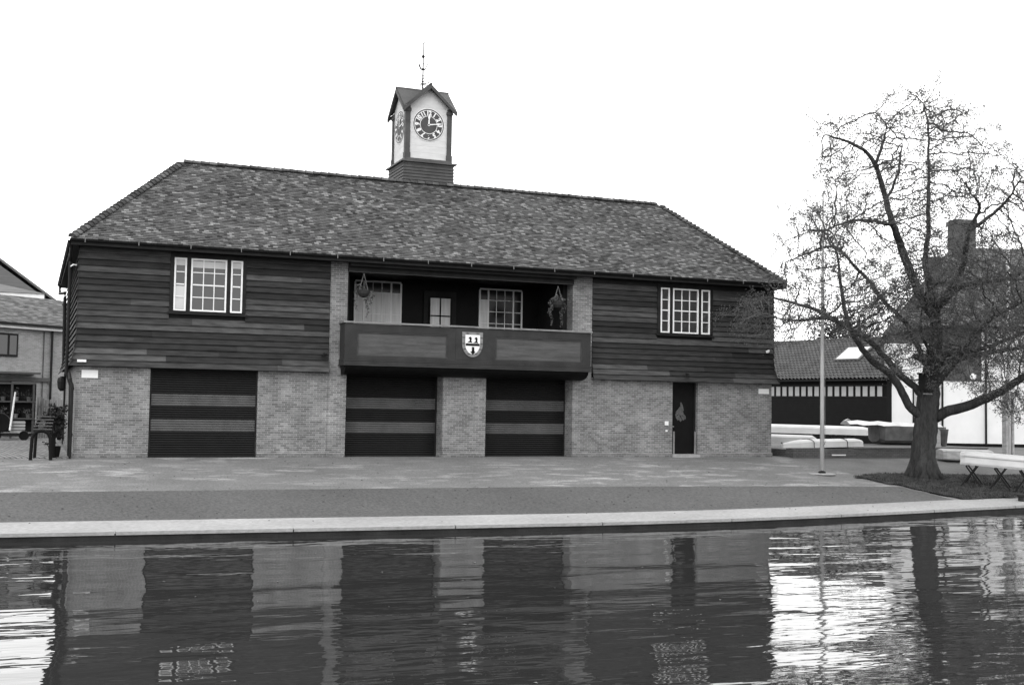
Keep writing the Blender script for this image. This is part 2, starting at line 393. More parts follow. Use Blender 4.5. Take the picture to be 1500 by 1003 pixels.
# weatherboarding
def flare(z): return .17 * max(0, (5.15 - z) / .9) ** 1.7
def ybd(z): return .082 + flare(z)
ROW = .208
zs = [4.25 + ROW * i for i in range(20)]
def cladding(x0, x1, holes, wrapL=False, wrapR=False):
    mb = MB()
    for z in zs:
        zt = min(z + ROW + .03, 8.3); segs = [(x0 - (flare(z) if wrapL else 0), x1 + (flare(z) if wrapR else 0))]
        for ha, hb, hz0, hz1 in holes:
            if z + ROW > hz0 + .02 and z < hz1 - .02:
                ns = []
                for a, b in segs:
                    if a < ha and b > hb: ns += [(a, ha), (hb, b)]
                    else: ns.append((a, b))
                segs = ns
        for a, b in segs:
            x = a
            while x < b - .01:
                ln = random.uniform(1.6, 4.8); e = b if b - x - ln < .7 else x + ln
                yb = -ybd(z); yt = -(.022 + flare(z + ROW)); j = random.uniform(-.006, .006); t = random.uniform(-.004, .004)
                g = 0 if x == a else .002
                mb.hexa([(x + g, yb + t, z + j), (e, yb + t, z + j), (e, yb + .025, z + j), (x + g, yb + .025, z + j), (x + g, yt, zt), (e, yt, zt), (e, yt + .012, zt), (x + g, yt + .012, zt)])
                x = e
    return mb
WL = (-10.64, -8.1, 6.1, 8.12); WR = (8.06, 10.6, 6.07, 8.1)
cladding(-13.56, -5.14, [WL], wrapL=True).build('weatherboarding', M_board, BH)
cladding(5.22, 13.56, [WR], wrapR=True).build('weatherboarding', M_board, BH)
for sx, ye in ((-1, DR), (1, D1)):
    mb = MB()
    for z in zs:
        x = .0; a = -ybd(z)
        while a < ye - .01:
            e = min(ye, a + random.uniform(2, 4)); xb = sx * (13.51 + ybd(z)); xt = sx * (13.51 + .02 + flare(z + ROW)); zt = min(z + ROW + .03, 8.3)
            mb.hexa([(xb, a, z), (xb, e, z), (xb - sx * .03, e, z), (xb - sx * .03, a, z), (xt, a, zt), (xt, e, zt), (xt - sx * .012, e, zt), (xt - sx * .012, a, zt)])
            a = e
    mb.build('side_weatherboarding', M_board, BH)
each('inner_wall', M_room, [(-13.48, -5.12, .0, .3, 4.33, 8.25), (5.22, 13.48, .0, .3, 4.33, 8.25), (-13.48, -13.3, .3, DR, 4.33, 8.25), (13.3, 13.48, .3, D1, 4.33, 8.25)], BH)
# soffits under the flared boards
each('drip_board', M_dark, [(-13.6, -5.15, -.17, 0, 4.24, 4.25), (5.23, 13.6, -.17, 0, 4.24, 4.25)], BH)

# triple windows
def framed(mbf, mbg, x0, x1, z0, z1, nx, nz, y, fw=.055, bw=.03, dep=.05):
    """frame bars into mbf, separate panes into mbg"""
    mbf.box(x0, x0 + fw, y - dep, y + .03, z0, z1); mbf.box(x1 - fw, x1, y - dep, y + .03, z0, z1)
    mbf.box(x0 + fw, x1 - fw, y - dep, y + .03, z0, z0 + fw); mbf.box(x0 + fw, x1 - fw, y - dep, y + .03, z1 - fw, z1)
    W = (x1 - x0 - 2 * fw) / nx; H = (z1 - z0 - 2 * fw) / nz
    for i in range(1, nx): mbf.box(x0 + fw + W * i - bw / 2, x0 + fw + W * i + bw / 2, y - dep + .012, y + .02, z0 + fw, z1 - fw)
    for j in range(1, nz):
        b = bw * (1.5 if nz == 4 and j == 2 else 1)
        for i in range(nx): mbf.box(x0 + fw + W * i + bw / 2, x0 + fw + W * (i + 1) - bw / 2, y - dep + .008, y + .02, z0 + fw + H * j - b / 2, z0 + fw + H * j + b / 2)
    for i in range(nx):
        for j in range(nz):
            a = x0 + fw + W * i + .004; b = a + W - .008; c = z0 + fw + H * j + .004; d = c + H - .008
            t = [random.uniform(-.006, .006) for _ in range(4)]
            mbg.add([(a, y - .006 + t[0], c), (b, y - .006 + t[1], c), (b, y - .006 + t[2], d), (a, y - .006 + t[3], d)], [(0, 1, 2, 3)])
def triple(xs, z0, z1, hole, blinds):
    y = -.075
    sur = MB(); hx0, hx1, hz0, hz1 = hole
    sur.box(hx0, hx1, -.09, .02, hz0, z0 - .005); sur.box(hx0 - .06, hx1 + .06, -.14, -.09, hz0 - .02, hz0 + .05)
    sur.box(hx0, hx1, -.09, .02, z1 + .005, hz1 + .1)
    edges = [hx0] + [e for p in xs for e in p] + [hx1]
    for i in range(0, len(edges), 2): sur.box(edges[i], edges[i + 1], -.1, .02, z0, z1)
    W = sur.build('window_surround', M_dark, BH)
    for k, (a, b) in enumerate(xs):
        f = MB(); g = MB(); framed(f, g, a, b, z0, z1, 3 if k == 1 else 1, 4, y)
        wo = f.build('window', M_white, BH); g.build('pane', M_glass, wo, fix=False)
        for (bz0, bz1) in blinds[k]:
            m2 = MB(); m2.box(a + .05, b - .05, y - .016, y - .010, z0 + (z1 - z0) * bz0, z0 + (z1 - z0) * bz1); m2.build('blind', M_hull, wo)
triple([(-10.51, -10.105), (-9.96, -8.765), (-8.625, -8.225)], 6.2, 7.995, WL, [[(.04, .47), (.86, .97)], [(.83, .955)], [(.85, .96)]])
triple([(8.195, 8.595), (8.745, 9.92), (10.055, 10.45)], 6.17, 7.96, WR, [[], [], []])

# loggia windows and door
def logw(x0, x1, z0, z1, cols, rows, pale, mat=M_glassd):
    f = MB(); g = MB(); gp = MB(); y = 2.86; fw = .065
    f.box(x0, x1, y - .03, y + .03, z1 - fw, z1); f.box(x0, x1, y - .03, y + .03, z0, z0 + fw)
    for i, c in enumerate(cols):
        w = fw if i in (0, 1, len(cols) - 2, len(cols) - 1) else .022
        f.box(c - w / 2, c + w / 2, y - .028, y + .03, z0 + fw, z1 - fw)
    for i in range(len(cols) - 1):
        for r in rows[1:-1]: f.box(cols[i] + .023, cols[i + 1] - .023, y - .024, y + .03, r - .012, r + .012)
        for j in range(len(rows) - 1):
            (gp if pale(i, j) else g).add([(cols[i], y - .005, rows[j]), (cols[i + 1], y - .005, rows[j]), (cols[i + 1], y - .005, rows[j + 1]), (cols[i], y - .005, rows[j + 1])], [(0, 1, 2, 3)])
    w = f.build('loggia_window', M_white, BH); g.build('pane', mat, w, fix=False)
    if gp.v: gp.build('curtained_pane', M_curtain, w, fix=False)
c1 = [-3.48, -3.13, -2.78, -2.42, -2.05, -1.65]
logw(-3.48, -1.65, 6.1, 7.9, c1, [6.1, 6.62, 7.45, 7.9], lambda i, j: j <= 1 , M_glassd)
c2 = [1.63, 1.99, 2.34, 2.70, 3.07, 3.44]
logw(1.63, 3.44, 6.0, 7.85, c2, [6.0, 6.45, 6.92, 7.38, 7.85], lambda i, j: i == 0 and j < 3)
f = MB(); g = MB(); f.box(-.72, .62, 2.82, 2.9, 5.0, 7.62); d = f.build('balcony_door', M_dark, BH)
f = MB(); framed(f, g, -.52, .42, 5.9, 7.4, 2, 2, 2.8, .05, .05); f.build('glazing_bars', M_black, d); g.build('pane', M_curtain, d, fix=False)
# ceiling / beam over the loggia, fascia, soffit, gutter
mb = MB(); mb.box(-5.14, 5.22, -.5, .05, 8.2, 8.3); mb.box(-4.49, 4.38, -.12, .12, 7.86, 8.2); mb.box(-4.49, 4.38, -.35, -.12, 8.05, 8.2); mb.build('loggia_beam', M_dark, BH)
mb = MB(); mb.box(-4.49, 4.38, -.128, -.12, 7.86, 7.875); mb.build('beam_edge', M_panel, BH)
mb = MB(); mb.box(-4.6, 4.6, .12, 2.9, 8.0, 8.2); mb.build('loggia_ceiling', M_dark, BH)
mb = MB()
mb.box(-XE, XE, YE + .06, .05, 8.2, 8.26); mb.box(-XE, XE, YE + .03, YE + .06, 8.16, 8.34)
mb.box(-XE + .03, -XE + .06, YE + .06, DR + .4, 8.16, 8.34); mb.box(-XE + .06, -13.4, .05, DR + .4, 8.2, 8.26)
mb.box(XE - .06, XE - .03, YE + .06, D1 + .5, 8.16, 8.34); mb.box(13.4, XE - .06, .05, D1 + .5, 8.2, 8.26)
mb.build('soffit', M_dark, BH)
def gutter(path, name='gutter'):
    mb = MB(); prof = [(math.cos(a) * .06, math.sin(a) * .06) for a in np.linspace(math.pi, 2 * math.pi, 7)]
    for (a, b) in zip(path[:-1], path[1:]):
        a = Vector(a); b = Vector(b); d = (b - a).normalized(); s = Vector((d.y, -d.x, 0))
        va = [a + s * p[0] + Vector((0, 0, p[1])) for p in prof]; vb = [b + s * p[0] + Vector((0, 0, p[1])) for p in prof]
        mb.add(va + vb, [(i, i + 1, i + 8, i + 7) for i in range(6)])
    return mb.build(name, M_iron, BH, smooth=True)
gu = gutter([(-XE - .03, YE - .03, ZE - .03), (XE + .03, YE - .03, ZE - .03)])
gutter([(-XE - .03, YE - .03, ZE - .03), (-XE - .03, DR + .4, ZE - .03)])
for k in range(17):
    x = -13.4 + k * 1.67; mb = MB(); mb.box(x - .012, x + .012, YE - .1, YE - .09, ZE - .12, ZE - .0); mb.build('bracket', M_cap, gu)

# --- tiled roof: real plain tiles
def tiles(name, e0, e1, r0, r1, gauge=.1, tw=.168, mat=M_tile, parent=BH):
    """e0,e1 eaves ends, r0,r1 the tops; tiles clipped to the trapezium"""
    e0, e1, r0, r1 = map(Vector, (e0, e1, r0, r1)); ux = (e1 - e0).normalized()
    up = (r0 - e0) - ux * (r0 - e0).dot(ux); H = up.length; up.normalize(); nrm = ux.cross(up).normalized()
    if nrm.z < 0: nrm = -nrm
    W = (e1 - e0).length; a0 = (r0 - e0).dot(ux); a1 = (r1 - e0).dot(ux); n = int(H / gauge); V = []; F = []
    for i in range(n + 1):
        h = i * gauge; t = h / H; xa = a0 * t; xb = W + (a1 - W) * t; off = (i % 2) * tw / 2 + random.uniform(-.01, .01)
        k0 = int(math.floor((xa - off) / tw)); x = k0 * tw + off
        while x < xb:
            p = max(x, xa) + .002; q = min(x + tw, xb) - .002
            if q - p > .02:
                th = .028 + random.uniform(-.006, .01); l = h - .012 + random.uniform(-.005, .005); m_ = h + gauge + .01
                base = len(V); sag = .02 * math.sin(x * .7 + i * .05) * math.sin(t * 3)
                for (xx, hh, nn) in ((p, l, -.004), (q, l, -.004), (q, m_, -.004), (p, m_, -.004), (p, l, th), (q, l, th + random.uniform(-.003, .003)), (q, m_, .006), (p, m_, .006)):
                    V.append(e0 + ux * xx + up * hh + nrm * (nn + sag))
                F += [tuple(base + j for j in f) for f in ((4, 5, 6, 7), (0, 1, 5, 4), (1, 2, 6, 5), (3, 0, 4, 7))]
            x += tw
    mb = MB(); mb.v = V; mb.f = F; mb.mi = [0] * len(F)
    return mb.build(name, mat, parent, fix=False)
El, Er = Vector((-XE, YE, ZE)), Vector((XE, YE, ZE)); Rl, Rr = Vector((-RX, RY, RZ)), Vector((RX, RY, RZ))
YB = 2 * RY - YE
mb = MB()   # roof body
Ebr = Vector((XE, YB, ZE)); Ebl = Vector((-XE, YB, ZE))
Rrear = Vector((-RX, DR - 3.4, RZ)); Elr = Vector((-XE, DR + .5, ZE)); Err = Vector((-XE + 2 * (XE - RX), DR + .5, ZE)); Erf = Vector((-XE + 2 * (XE - RX), YB, ZE))
d = Vector((0, 0, -.03))
mb.add([El + d, Er + d, Rr + d, Rl + d, Ebr + d, Erf + d, Elr + d, Rrear + d, Err + d],
       [(0, 1, 2, 3), (1, 4, 2), (4, 5, 3, 2), (0, 3, 7, 6), (6, 7, 8), (5, 8, 7, 3)])
RO = mb.build('roof', M_tilefar, BH, fix=False)
tiles('front_tiles', El, Er, Rl, Rr, parent=RO)
tiles('left_tiles', Elr, El, Rrear, Rl, gauge=.1, tw=.33, parent=RO)
tiles('right_tiles', Er, Ebr, Rr, Rr, gauge=.1, tw=.33, parent=RO)
def ridge(name, a, b, r=.14, ln=.3, hump=.0, parent=RO, lift=.02):
    a = Vector(a); b = Vector(b); n = int((b - a).length / ln); mb = MB(); d = (b - a).normalized()
    s = d.cross(Vector((0, 0, 1))).normalized(); u = s.cross(d).normalized()
    if u.z < 0: u = -u
    for i in range(n):
        p = a + d * (ln * i); q = a + d * (ln * (i + 1) - .008); rr = r * random.uniform(.95, 1.05); vs = []
        for c, r2, l2 in ((p, rr * 1.12, hump), (q, rr * .92, 0)):
            for k in range(8):
                t = math.pi * k / 7; vs.append(c + s * math.cos(t) * r2 + u * (math.sin(t) * r2 * .8 + lift + l2 - .03))
        mb.add(vs, [(k, k + 1, k + 9, k + 8) for k in range(7)] + [(0, 1, 2, 3, 4, 5, 6, 7)])
    return mb.build(name, M_ridge, parent, fix=False)
ridge('ridge_tiles', Rl, Rr, .15)
ridge('hip_tiles', El + Vector((.05, .05, .03)), Rl, .15, .2, .035)
ridge('hip_tiles', Er + Vector((-.05, .05, .03)), Rr, .15, .2, .035)

# --- roller shutters
def shutter(x0, x1, y, z0, z1, bands):
    def slats(za, zb, mat, name, par):
        n = max(1, round((zb - za) / .076)); mb = MB(); h = (zb - za) / n
        for i in range(n):
            z = za + i * h; pr = [(0, .0), (-.020, .15), (-.026, .5), (-.018, .82), (0, .93), (.006, 1.0)]
            vs = [(x, y + p, z + q * h) for x in (x0, x1) for p, q in pr]; k = len(pr)
            mb.add(vs, [(j, j + k, j + 1 + k, j + 1) for j in range(k - 1)])
        return mb.build(name, mat, par, fix=False)
    zz = [z0 + .07] + [b for p in bands for b in p] + [z1]
    mbb = MB(); mbb.box(x0, x1, y - .03, y + .03, z0, z0 + .07); root = mbb.build('roller_shutter', M_shutter, BH)
    for i in range(len(zz) - 1): slats(zz[i], zz[i + 1], M_stripe if i % 2 else M_shutter, 'shutter_stripe' if i % 2 else 'shutter_slats', root)
    each('guide_rail', M_dark, [(x0 - .06, x0 + .04, y - .05, y + .08, z0, z1), (x1 - .04, x1 + .06, y - .05, y + .08, z0, z1)], root)
shutter(-11.15, -7.6, .12, 1.27, 4.24, [(2.13, 2.53), (2.99, 3.38)])
shutter(-4.47, -.85, .7, 1.25, 4.3, [(2.10, 2.50), (2.98, 3.38)])
shutter(.86, 4.42, .7, 1.25, 4.3, [(2.10, 2.50), (2.98, 3.38)])
mb = MB(); mb.box(-4.47, 4.42, .5, .75, 4.2, 4.45); mb.build('lintel', M_black, BH)
mb = MB(); mb.box(-13.1, 13.1, .95, 1.0, 1.2, 4.2); mb.build('inner_screen', M_room, BH)
# --- entrance door, emblem and rails
mb = MB(); mb.box(8.83, 10.0, .26, .32, 1.38, 4.22); DO = mb.build('entrance_door', M_black, BH)
mb = MB(); mb.box(8.84, 8.9, .18, .26, 1.38, 4.2); mb.box(9.94, 10.0, .18, .26, 1.38, 4.2); mb.build('door_frame', M_dark, DO)
mb = MB(); mb.box(8.9, 9.0, .16, .26, 2.43, 2.47); mb.build('door_handle', M_cap, DO)
mb = MB(); ex, ez = 9.33, 2.64
feath = [[(.0, 1), (.06, .99), (.12, .82), (.17, .6), (.1, .52), (.02, .7)], [(-.12, .62), (-.02, .78), (.06, .68), (.14, .5), (.18, .38), (.06, .3), (-.1, .36), (-.2, .4), (-.22, .5)],
         [(-.2, .44), (-.12, .3), (-.06, .12), (-.12, .06), (-.2, .2), (-.25, .36)], [(-.08, .38), (.0, .26), (.08, .1), (.02, 0), (-.06, .1), (-.12, .3)],
         [(.06, .36), (.16, .26), (.2, .14), (.14, .06), (.08, .16), (.03, .3)], [(.16, .42), (.26, .3), (.27, .18), (.22, .12), (.19, .24), (.12, .34)]]
for P in feath: mb.prism([(ex + a * .95, .244, ez + b * .78) for a, b in P], (0, .016, 0))
mb.build('feather_emblem', M_emblem, DO)
mb = MB(); mb.box(8.8, 10.03, -.16, .26, 1.1, 1.36); mb.build('doorstep', M_conc, BH)
for x in (8.87, 9.95):
    mb = MB(); y = -.06 if x < 9 else .12; mb.tube([(x, y, 1.2 if x < 9 else 1.37), (x, y, 2.26)], .035, 8); mb.build('door_post', M_cap, BH)
# --- balcony
bx0, bx1, by = -4.74, 4.82, -.75
mb = MB(); fr = [(bx0, -4.3), (-.93, -.42 - .16), (-.58, .6), (.6, .93), (4.47, bx1)]
z0, z1, z2, z3 = 4.72, 4.84, 5.70, 5.97
mb.box(bx0, bx1, by, by + .06, z0, z1); mb.box(bx0, bx1, by, by + .06, z2, z3)
for a, b in ((bx0, -4.3), (-.93, .93), (4.47, bx1)): mb.box(a, b, by, by + .06, z1, z2)
mb.box(-.62, .62, by - .012, by, z1 - .02, z3)
mb.box(bx0, bx0 + .06, by + .06, -.03, z0, z3); mb.box(bx1 - .06, bx1, by + .06, -.03, z0, z3)
BA = mb.build('balcony', M_frame, BH)
for a, b in ((-4.3, -.93), (.93, 4.47)):
    mb = MB(); mb.box(a, b, by + .04, by + .055, z1, z2); p = mb.build('panel', M_panel, BA)
    mb = MB(); w = .05
    mb.box(a, b, by + .012, by + .04, z2 - w, z2); mb.box(a, b, by + .01, by + .04, z1, z1 + w * .6); mb.box(a, a + w, by + .012, by + .04, z1 + w * .6, z2 - w); mb.box(b - w, b, by + .012, by + .04, z1 + w * .6, z2 - w)
    mb.build('panel_moulding', M_boardw, BA)
mb = MB(); mb.box(bx0 - .05, .1, by - .05, by + .14, 5.99, 6.05); mb.box(.104, bx1 + .05, by - .05, by + .14, 5.985, 6.045); mb.box(bx0 - .05, bx0 + .1, by + .14, -.03, 5.99, 6.05); mb.box(bx1 - .1, bx1 + .05, by + .14, -.03, 5.985, 6.045)
mb.build('rail_cap', M_cap, BA)
mb = MB(); mb.box(bx0 - .03, bx1 + .03, by - .03, -.035, 4.66, 4.715); mb.box(bx0 - .02, bx1 + .02, by - .02, -.035, 4.54, 4.655); mb.build('lower_moulding', M_frame, BA)
mb = MB(); mb.box(bx0 - .05, bx1 + .05, by - .05, -.035, 4.50, 4.535); mb.build('drip_moulding', M_boardw, BA)
mb = MB()
n = 8; vs = []
for i in range(n + 1):
    t = i / n * math.pi / 2; y = by + .03 + (.68) * (1 - math.cos(t)); z = 4.5 - .32 * math.sin(t)
    vs += [(bx0 + .06, y, z), (bx1 - .06, y, z)]
mb.add(vs + [(bx0 + .06, -.04, 4.5), (bx1 - .06, -.04, 4.5)], [(2 * i, 2 * i + 2, 2 * i + 3, 2 * i + 1) for i in range(n)] + [tuple([2 * i for i in range(n + 1)] + [2 * n + 2]), tuple([2 * i + 1 for i in range(n + 1)] + [2 * n + 3])])
mb.build('coved_soffit', M_black, BA)
# --- clock tower
TX, TY, TH = -.42, 3.56, .98
T1 = TY + 2 * TH; Tc = TY + TH
mb = MB()
nrow = 8
for i in range(nrow):  # white boarding
    za = 12.98 + i * .265; zb = za + .262
    mb.box(TX - TH + .1, TX + TH - .1, TY + .06 + (i % 2) * .0, T1 - .06, za, zb); 
    mb.box(TX - TH + .06, TX + TH - .06, TY + .1, T1 - .1, za, zb)
gab = lambda x, y0: None
TW = mb.build('clock_tower', M_whitew, BH)
mb = MB()
for (c, ax) in ((0, 0), (1, 0), (0, 1), (1, 1)):
    pass
def gpoly(y): return [(TX - TH + .08, y, 15.09), (TX + TH - .08, y, 15.09), (TX + .05, y, 15.86), (TX - .05, y, 15.86)]
mb.prism(gpoly(TY + .055), (0, .05, 0)); mb.prism(gpoly(T1 - .105), (0, .05, 0))
gp2 = [(TX - TH + .055, TY + .08, 15.09), (TX - TH + .055, T1 - .08, 15.09), (TX - TH + .055, Tc + .05, 15.86), (TX - TH + .055, Tc - .05, 15.86)]
mb.prism(gp2, (.05, 0, 0)); mb.prism([(x + 2 * TH - .16, y, z) for x, y, z in gp2], (.05, 0, 0))
mb.build('gable_boarding', M_whitew, TW)
for sx in (-1, 1):
    for yy in (TY, T1 - .2):
        x0 = TX - TH if sx < 0 else TX + TH - .2
        mb = MB(); mb.box(x0, x0 + .2, yy, yy + .2, 12.98, 15.09); mb.box(x0 - .03, x0 + .23, yy - .03, yy + .23, 14.86, 14.98); mb.box(x0 - .02, x0 + .22, yy - .02, yy + .22, 12.98, 13.2)
        mb.build('corner_post', M_post, TW)
mb = MB(); mb.box(TX - TH - .02, TX + TH + .02, TY - .02, T1 + .02, 12.86, 12.98); mb.box(TX - TH - .18, TX + TH + .18, TY - .18, T1 + .18, 12.80, 12.86); mb.box(TX - TH - .08, TX + TH + .08, TY - .08, T1 + .08, 12.72, 12.80)
mb.build('cornice', M_lead, TW)
mb = MB()
for i in range(9):
    z = 12.72 - .125 * (i + 1); e = .0
    for (xa, xb, ya, yb, s) in ((TX - TH - .05, TX + TH + .05, TY - .05, T1 + .05, 0),):
        mb.hexa([(xa - .045, ya - .045, z), (xb + .045, ya - .045, z), (xb + .045, yb + .045, z), (xa - .045, yb + .045, z), (xa - .015, ya - .015, z + .122), (xb + .015, ya - .015, z + .122), (xb + .015, yb + .015, z + .122), (xa - .015, yb + .015, z + .122)])
mb.build('base_boarding', M_post, TW)
mb = MB(); mb.box(TX - TH - .1, TX + TH + .1, TY - .12, T1, 11.7, 11.9); mb.build('lead_flashing', M_lead, TW)
# cross-gabled roof
OV = TH + .12; ez_, az = 15.03, 15.95; th = .06
def slab(mb, a, b, c, d_, t):
    a, b, c, d_ = map(Vector, (a, b, c, d_)); n = (b - a).cross(d_ - a).normalized()
    if n.z < 0: n = -n
    mb.hexa([a, b, c, d_] + [q + n * t for q in (a, b, c, d_)])
mb = MB()
for sx in (-1, 1):
    for yy, y2 in ((TY - .16, Tc), (T1 + .16, Tc)):
        # roof of the front/back gables: each half runs from gable end to the valley
        a = (TX + sx * OV, yy, ez_ - .04); b = (TX, yy, az); c = (TX, Tc, az)
        n = Vector((0, 0, th)); P = [Vector(a), Vector(b), Vector(c)]
        mb.add(P + [q + n for q in P], [(0, 1, 2), (3, 5, 4), (0, 3, 4, 1), (1, 4, 5, 2), (2, 5, 3, 0)])
        a = (TX + sx * OV, yy, ez_ - .04); b = (TX + sx * OV, Tc, az); c = (TX, Tc, az); P = [Vector(a), Vector(b), Vector(c)]
        mb.add(P + [q + n for q in P], [(0, 1, 2), (3, 5, 4), (0, 3, 4, 1), (1, 4, 5, 2), (2, 5, 3, 0)])
mb.build('tower_roof', M_tile, TW, fix=True)
mb = MB()
for (p, q, ap, dirn) in (((TX - OV, TY - .2), (TX + OV, TY - .2), (TX, TY - .2), (0, .08, 0)), ((TX - OV, T1 + .12), (TX + OV, T1 + .12), (TX, T1 + .12), (0, .08, 0)),
                         ((TX - OV - .04, TY - .16), (TX - OV - .04, T1 + .16), (TX - OV - .04, Tc), (.08, 0, 0)), ((TX + OV - .04, TY - .16), (TX + OV - .04, T1 + .16), (TX + OV - .04, Tc), (.08, 0, 0))):
    A = Vector((*p, ez_ - .06)); B = Vector((*q, ez_ - .06)); C = Vector((*ap, az + .02)); d = Vector((0, 0, -.15))
    mb.prism([A, C, C + d, A + d], dirn); mb.prism([C, B, B + d, C + d], dirn)
mb.build('bargeboard', M_post, TW)
mb = MB(); mb.tube([(TX, TY - .2, az + .05), (TX, T1 + .2, az + .05)], .05, 8); mb.tube([(TX - OV - .03, Tc, az + .05), (TX + OV + .03, Tc, az + .05)], .05, 8); mb.build('roof_ridge', M_ridge, TW)
# clock faces
def disc(mb, c, r0, r1, y, n=64, a0=0, a1=2 * math.pi, ax=0):
    vs = []; 
    for k in range(n + 1):
        a = a0 + (a1 - a0) * k / n
        for r in (r0, r1):
            vs.append((c[0] + r * math.sin(a), y, c[2] + r * math.cos(a)) if ax == 0 else (y, c[1] - r * math.sin(a), c[2] + r * math.cos(a)))
    mb.add(vs, [(2 * k, 2 * k + 2, 2 * k + 3, 2 * k + 1) for k in range(n)])
def numeral(txt, size):
    cu = bpy.data.curves.new('n', 'FONT'); cu.body = txt; cu.size = size; cu.align_x = 'CENTER'; cu.align_y = 'CENTER'; cu.offset = .012 * size / .2
    o = bpy.data.objects.new('n', cu); col.objects.link(o); bpy.context.view_layer.update()
    me = bpy.data.meshes.new_from_object(o.evaluated_get(bpy.context.evaluated_depsgraph_get()))
    v = [tuple(x.co) for x in me.vertices]; f = [tuple(p.vertices) for p in me.polygons]
    bpy.data.objects.remove(o); bpy.data.meshes.remove(me); return v, f
NUM = {k: numeral(str(k), .25) for k in range(1, 13)}
for ax in (0, 1):
    c = (TX, Tc, 14.38); f0 = TY if ax == 0 else TX - TH; mb = MB()
    def Y(k): return f0 + .045 - k * .004
    mb.cur = 0; disc(mb, c, 0, .67, Y(0), ax=ax)
    mb.cur = 1; disc(mb, c, .60, .645, Y(1), ax=ax)
    mb.cur = 0
    mb.cur = 1; disc(mb, c, .37, .575, Y(1), ax=ax); disc(mb, c, 0, .345, Y(1), ax=ax)
    mb.cur = 0
    for k, (V, F) in NUM.items():
        a = 2 * math.pi * k / 12; vs = []
        for x, y, z in V:
            x *= .85; y += .47
            u = x * math.cos(a) + y * math.sin(a); w = -x * math.sin(a) + y * math.cos(a)
            vs.append((c[0] + u, Y(3), c[2] + w) if ax == 0 else (Y(3), c[1] - u, c[2] + w))
        mb.add(vs, F)
    FC = mb.build('clock_face', [M_white, M_post], TW, fix=False)
    for ang, ln, w, nm in ((R(2), .42, .05, 'hour_hand'), (R(81), .56, .04, 'minute_hand')):
        mb = MB(); pts = [(-w * .7, -.05), (w * .7, -.05), (w * .45, ln * .55), (w, ln * .7), (w * .2, ln), (-w * .2, ln), (-w, ln * .7), (-w * .45, ln * .55)]
        P = []
        for x, y in pts:
            u = x * math.cos(ang) + y * math.sin(ang); v = -x * math.sin(ang) + y * math.cos(ang)
            P.append((c[0] + u, Y(5), c[2] + v) if ax == 0 else (Y(5), c[1] - u, c[2] + v))
        mb.prism(P, (0, -.006, 0) if ax == 0 else (-.006, 0, 0)); mb.build(nm, M_white, TW)
# weather vane
mb = MB(); vx, vy = -.41, Tc
mb.tube([(vx, vy, 15.9), (vx, vy, 16.9), (vx, vy, 18.0)], [.035, .028, .018], 8)
def sph(c, r, sx=1): mb.lathe(c, [(r * math.sin(t) * sx + .001, -r * math.cos(t)) for t in np.linspace(0, math.pi, 8)], 10)
sph((vx, vy, 17.42), .07); sph((vx, vy, 16.62), .045, .9); sph((vx, vy, 16.38), .05); sph((vx, vy, 16.14), .05, .8)
mb.lathe((vx, vy, 16.88), [(.02, -.03), (.11, 0), (.12, .02), (.1, .02), (.02, -.005)], 12)
for k in range(6):
    a = k * math.pi / 3 + .3; mb.tube([(vx + .11 * math.cos(a), vy + .11 * math.sin(a), 16.9), (vx + .19 * math.cos(a), vy + .19 * math.sin(a), 17.07)], .018, 5); sph((vx + .19 * math.cos(a), vy + .19 * math.sin(a), 17.08), .022)
for a in (R(30), R(120)):
    dx, dy = math.cos(a) * .36, math.sin(a) * .36
    mb.tube([(vx - dx, vy - dy, 16.28), (vx + dx, vy + dy, 16.28)], .016, 5)
for s in (-1, 1):
    dx = s * .36; dz = s * .17
    mb.tube([(vx, vy, 16.5), (vx + dx, vy, 16.5 + dz), (vx + dx, vy, 16.26 + dz), (vx, vy, 16.24)], .016, 5)
mb.tube([(vx, vy, 17.9), (vx + .05, vy, 18.05), (vx + .1, vy, 18.18)], [.008, .02, .004], 5)
mb.build('weather_vane', M_iron, TW)
# --- rainwater pipes at the left corner
def pipe(pts, r, name='downpipe', mat=M_iron, parent=BH, collars=()):
    mb = MB(); mb.tube(pts, r, 10)
    for c in collars: mb.tube([(c[0], c[1], c[2] - .05), (c[0], c[1], c[2] + .05)], r * 1.4, 10)
    return mb.build(name, mat, parent, smooth=False)
pipe([(-13.72, -.02, 4.0), (-13.68, -.22, 3.8), (-13.62, -.24, 3.6), (-13.62, -.24, 1.3), (-13.62, -.3, 1.22)], .05, collars=[(-13.62, -.24, 2.0), (-13.62, -.24, 3.5)])
pipe([(-13.86, -.5, 8.28), (-13.8, -.3, 8.1), (-13.8, .0, 7.9), (-13.8, .3, 7.7), (-13.8, .3, 4.0), (-13.72, .25, 3.8), (-13.66, .2, 3.6), (-13.64, .15, 1.3)], .055)
a = PY(88, 418, 13.5); b = PY(95, 436, 12.5); c = PY(93, 545, 12.5)
pipe([a, a + Vector((0, 0, -.35)), b + Vector((0, 0, .2)), b, c], .07, collars=[b + Vector((0, 0, -.3))])
mb = MB(); h = PY(91, 562, 12.4); mb.lathe(h, [(.08, -.3), (.17, -.2), (.2, .1), (.17, .25), (.08, .32)], 10); mb.build('rainwater_head', M_iron, BH)
mb = MB(); e = PY(96, 600, 12.4); mb.box(e.x - .1, e.x + .12, 12.3, 12.6, 1.25, 4.2); mb.build('duct_casing', M_iron, BH)
mb = MB(); mb.tube([(-13.62, -.05, 7.55), (-13.72, -.15, 7.55), (-13.8, -.2, 7.48)], .025, 6); mb.build('lamp_bracket', M_white, BH)
mb = MB(); mb.box(-13.62, -13.5, -.035, -.0, 4.9, 8.0); 
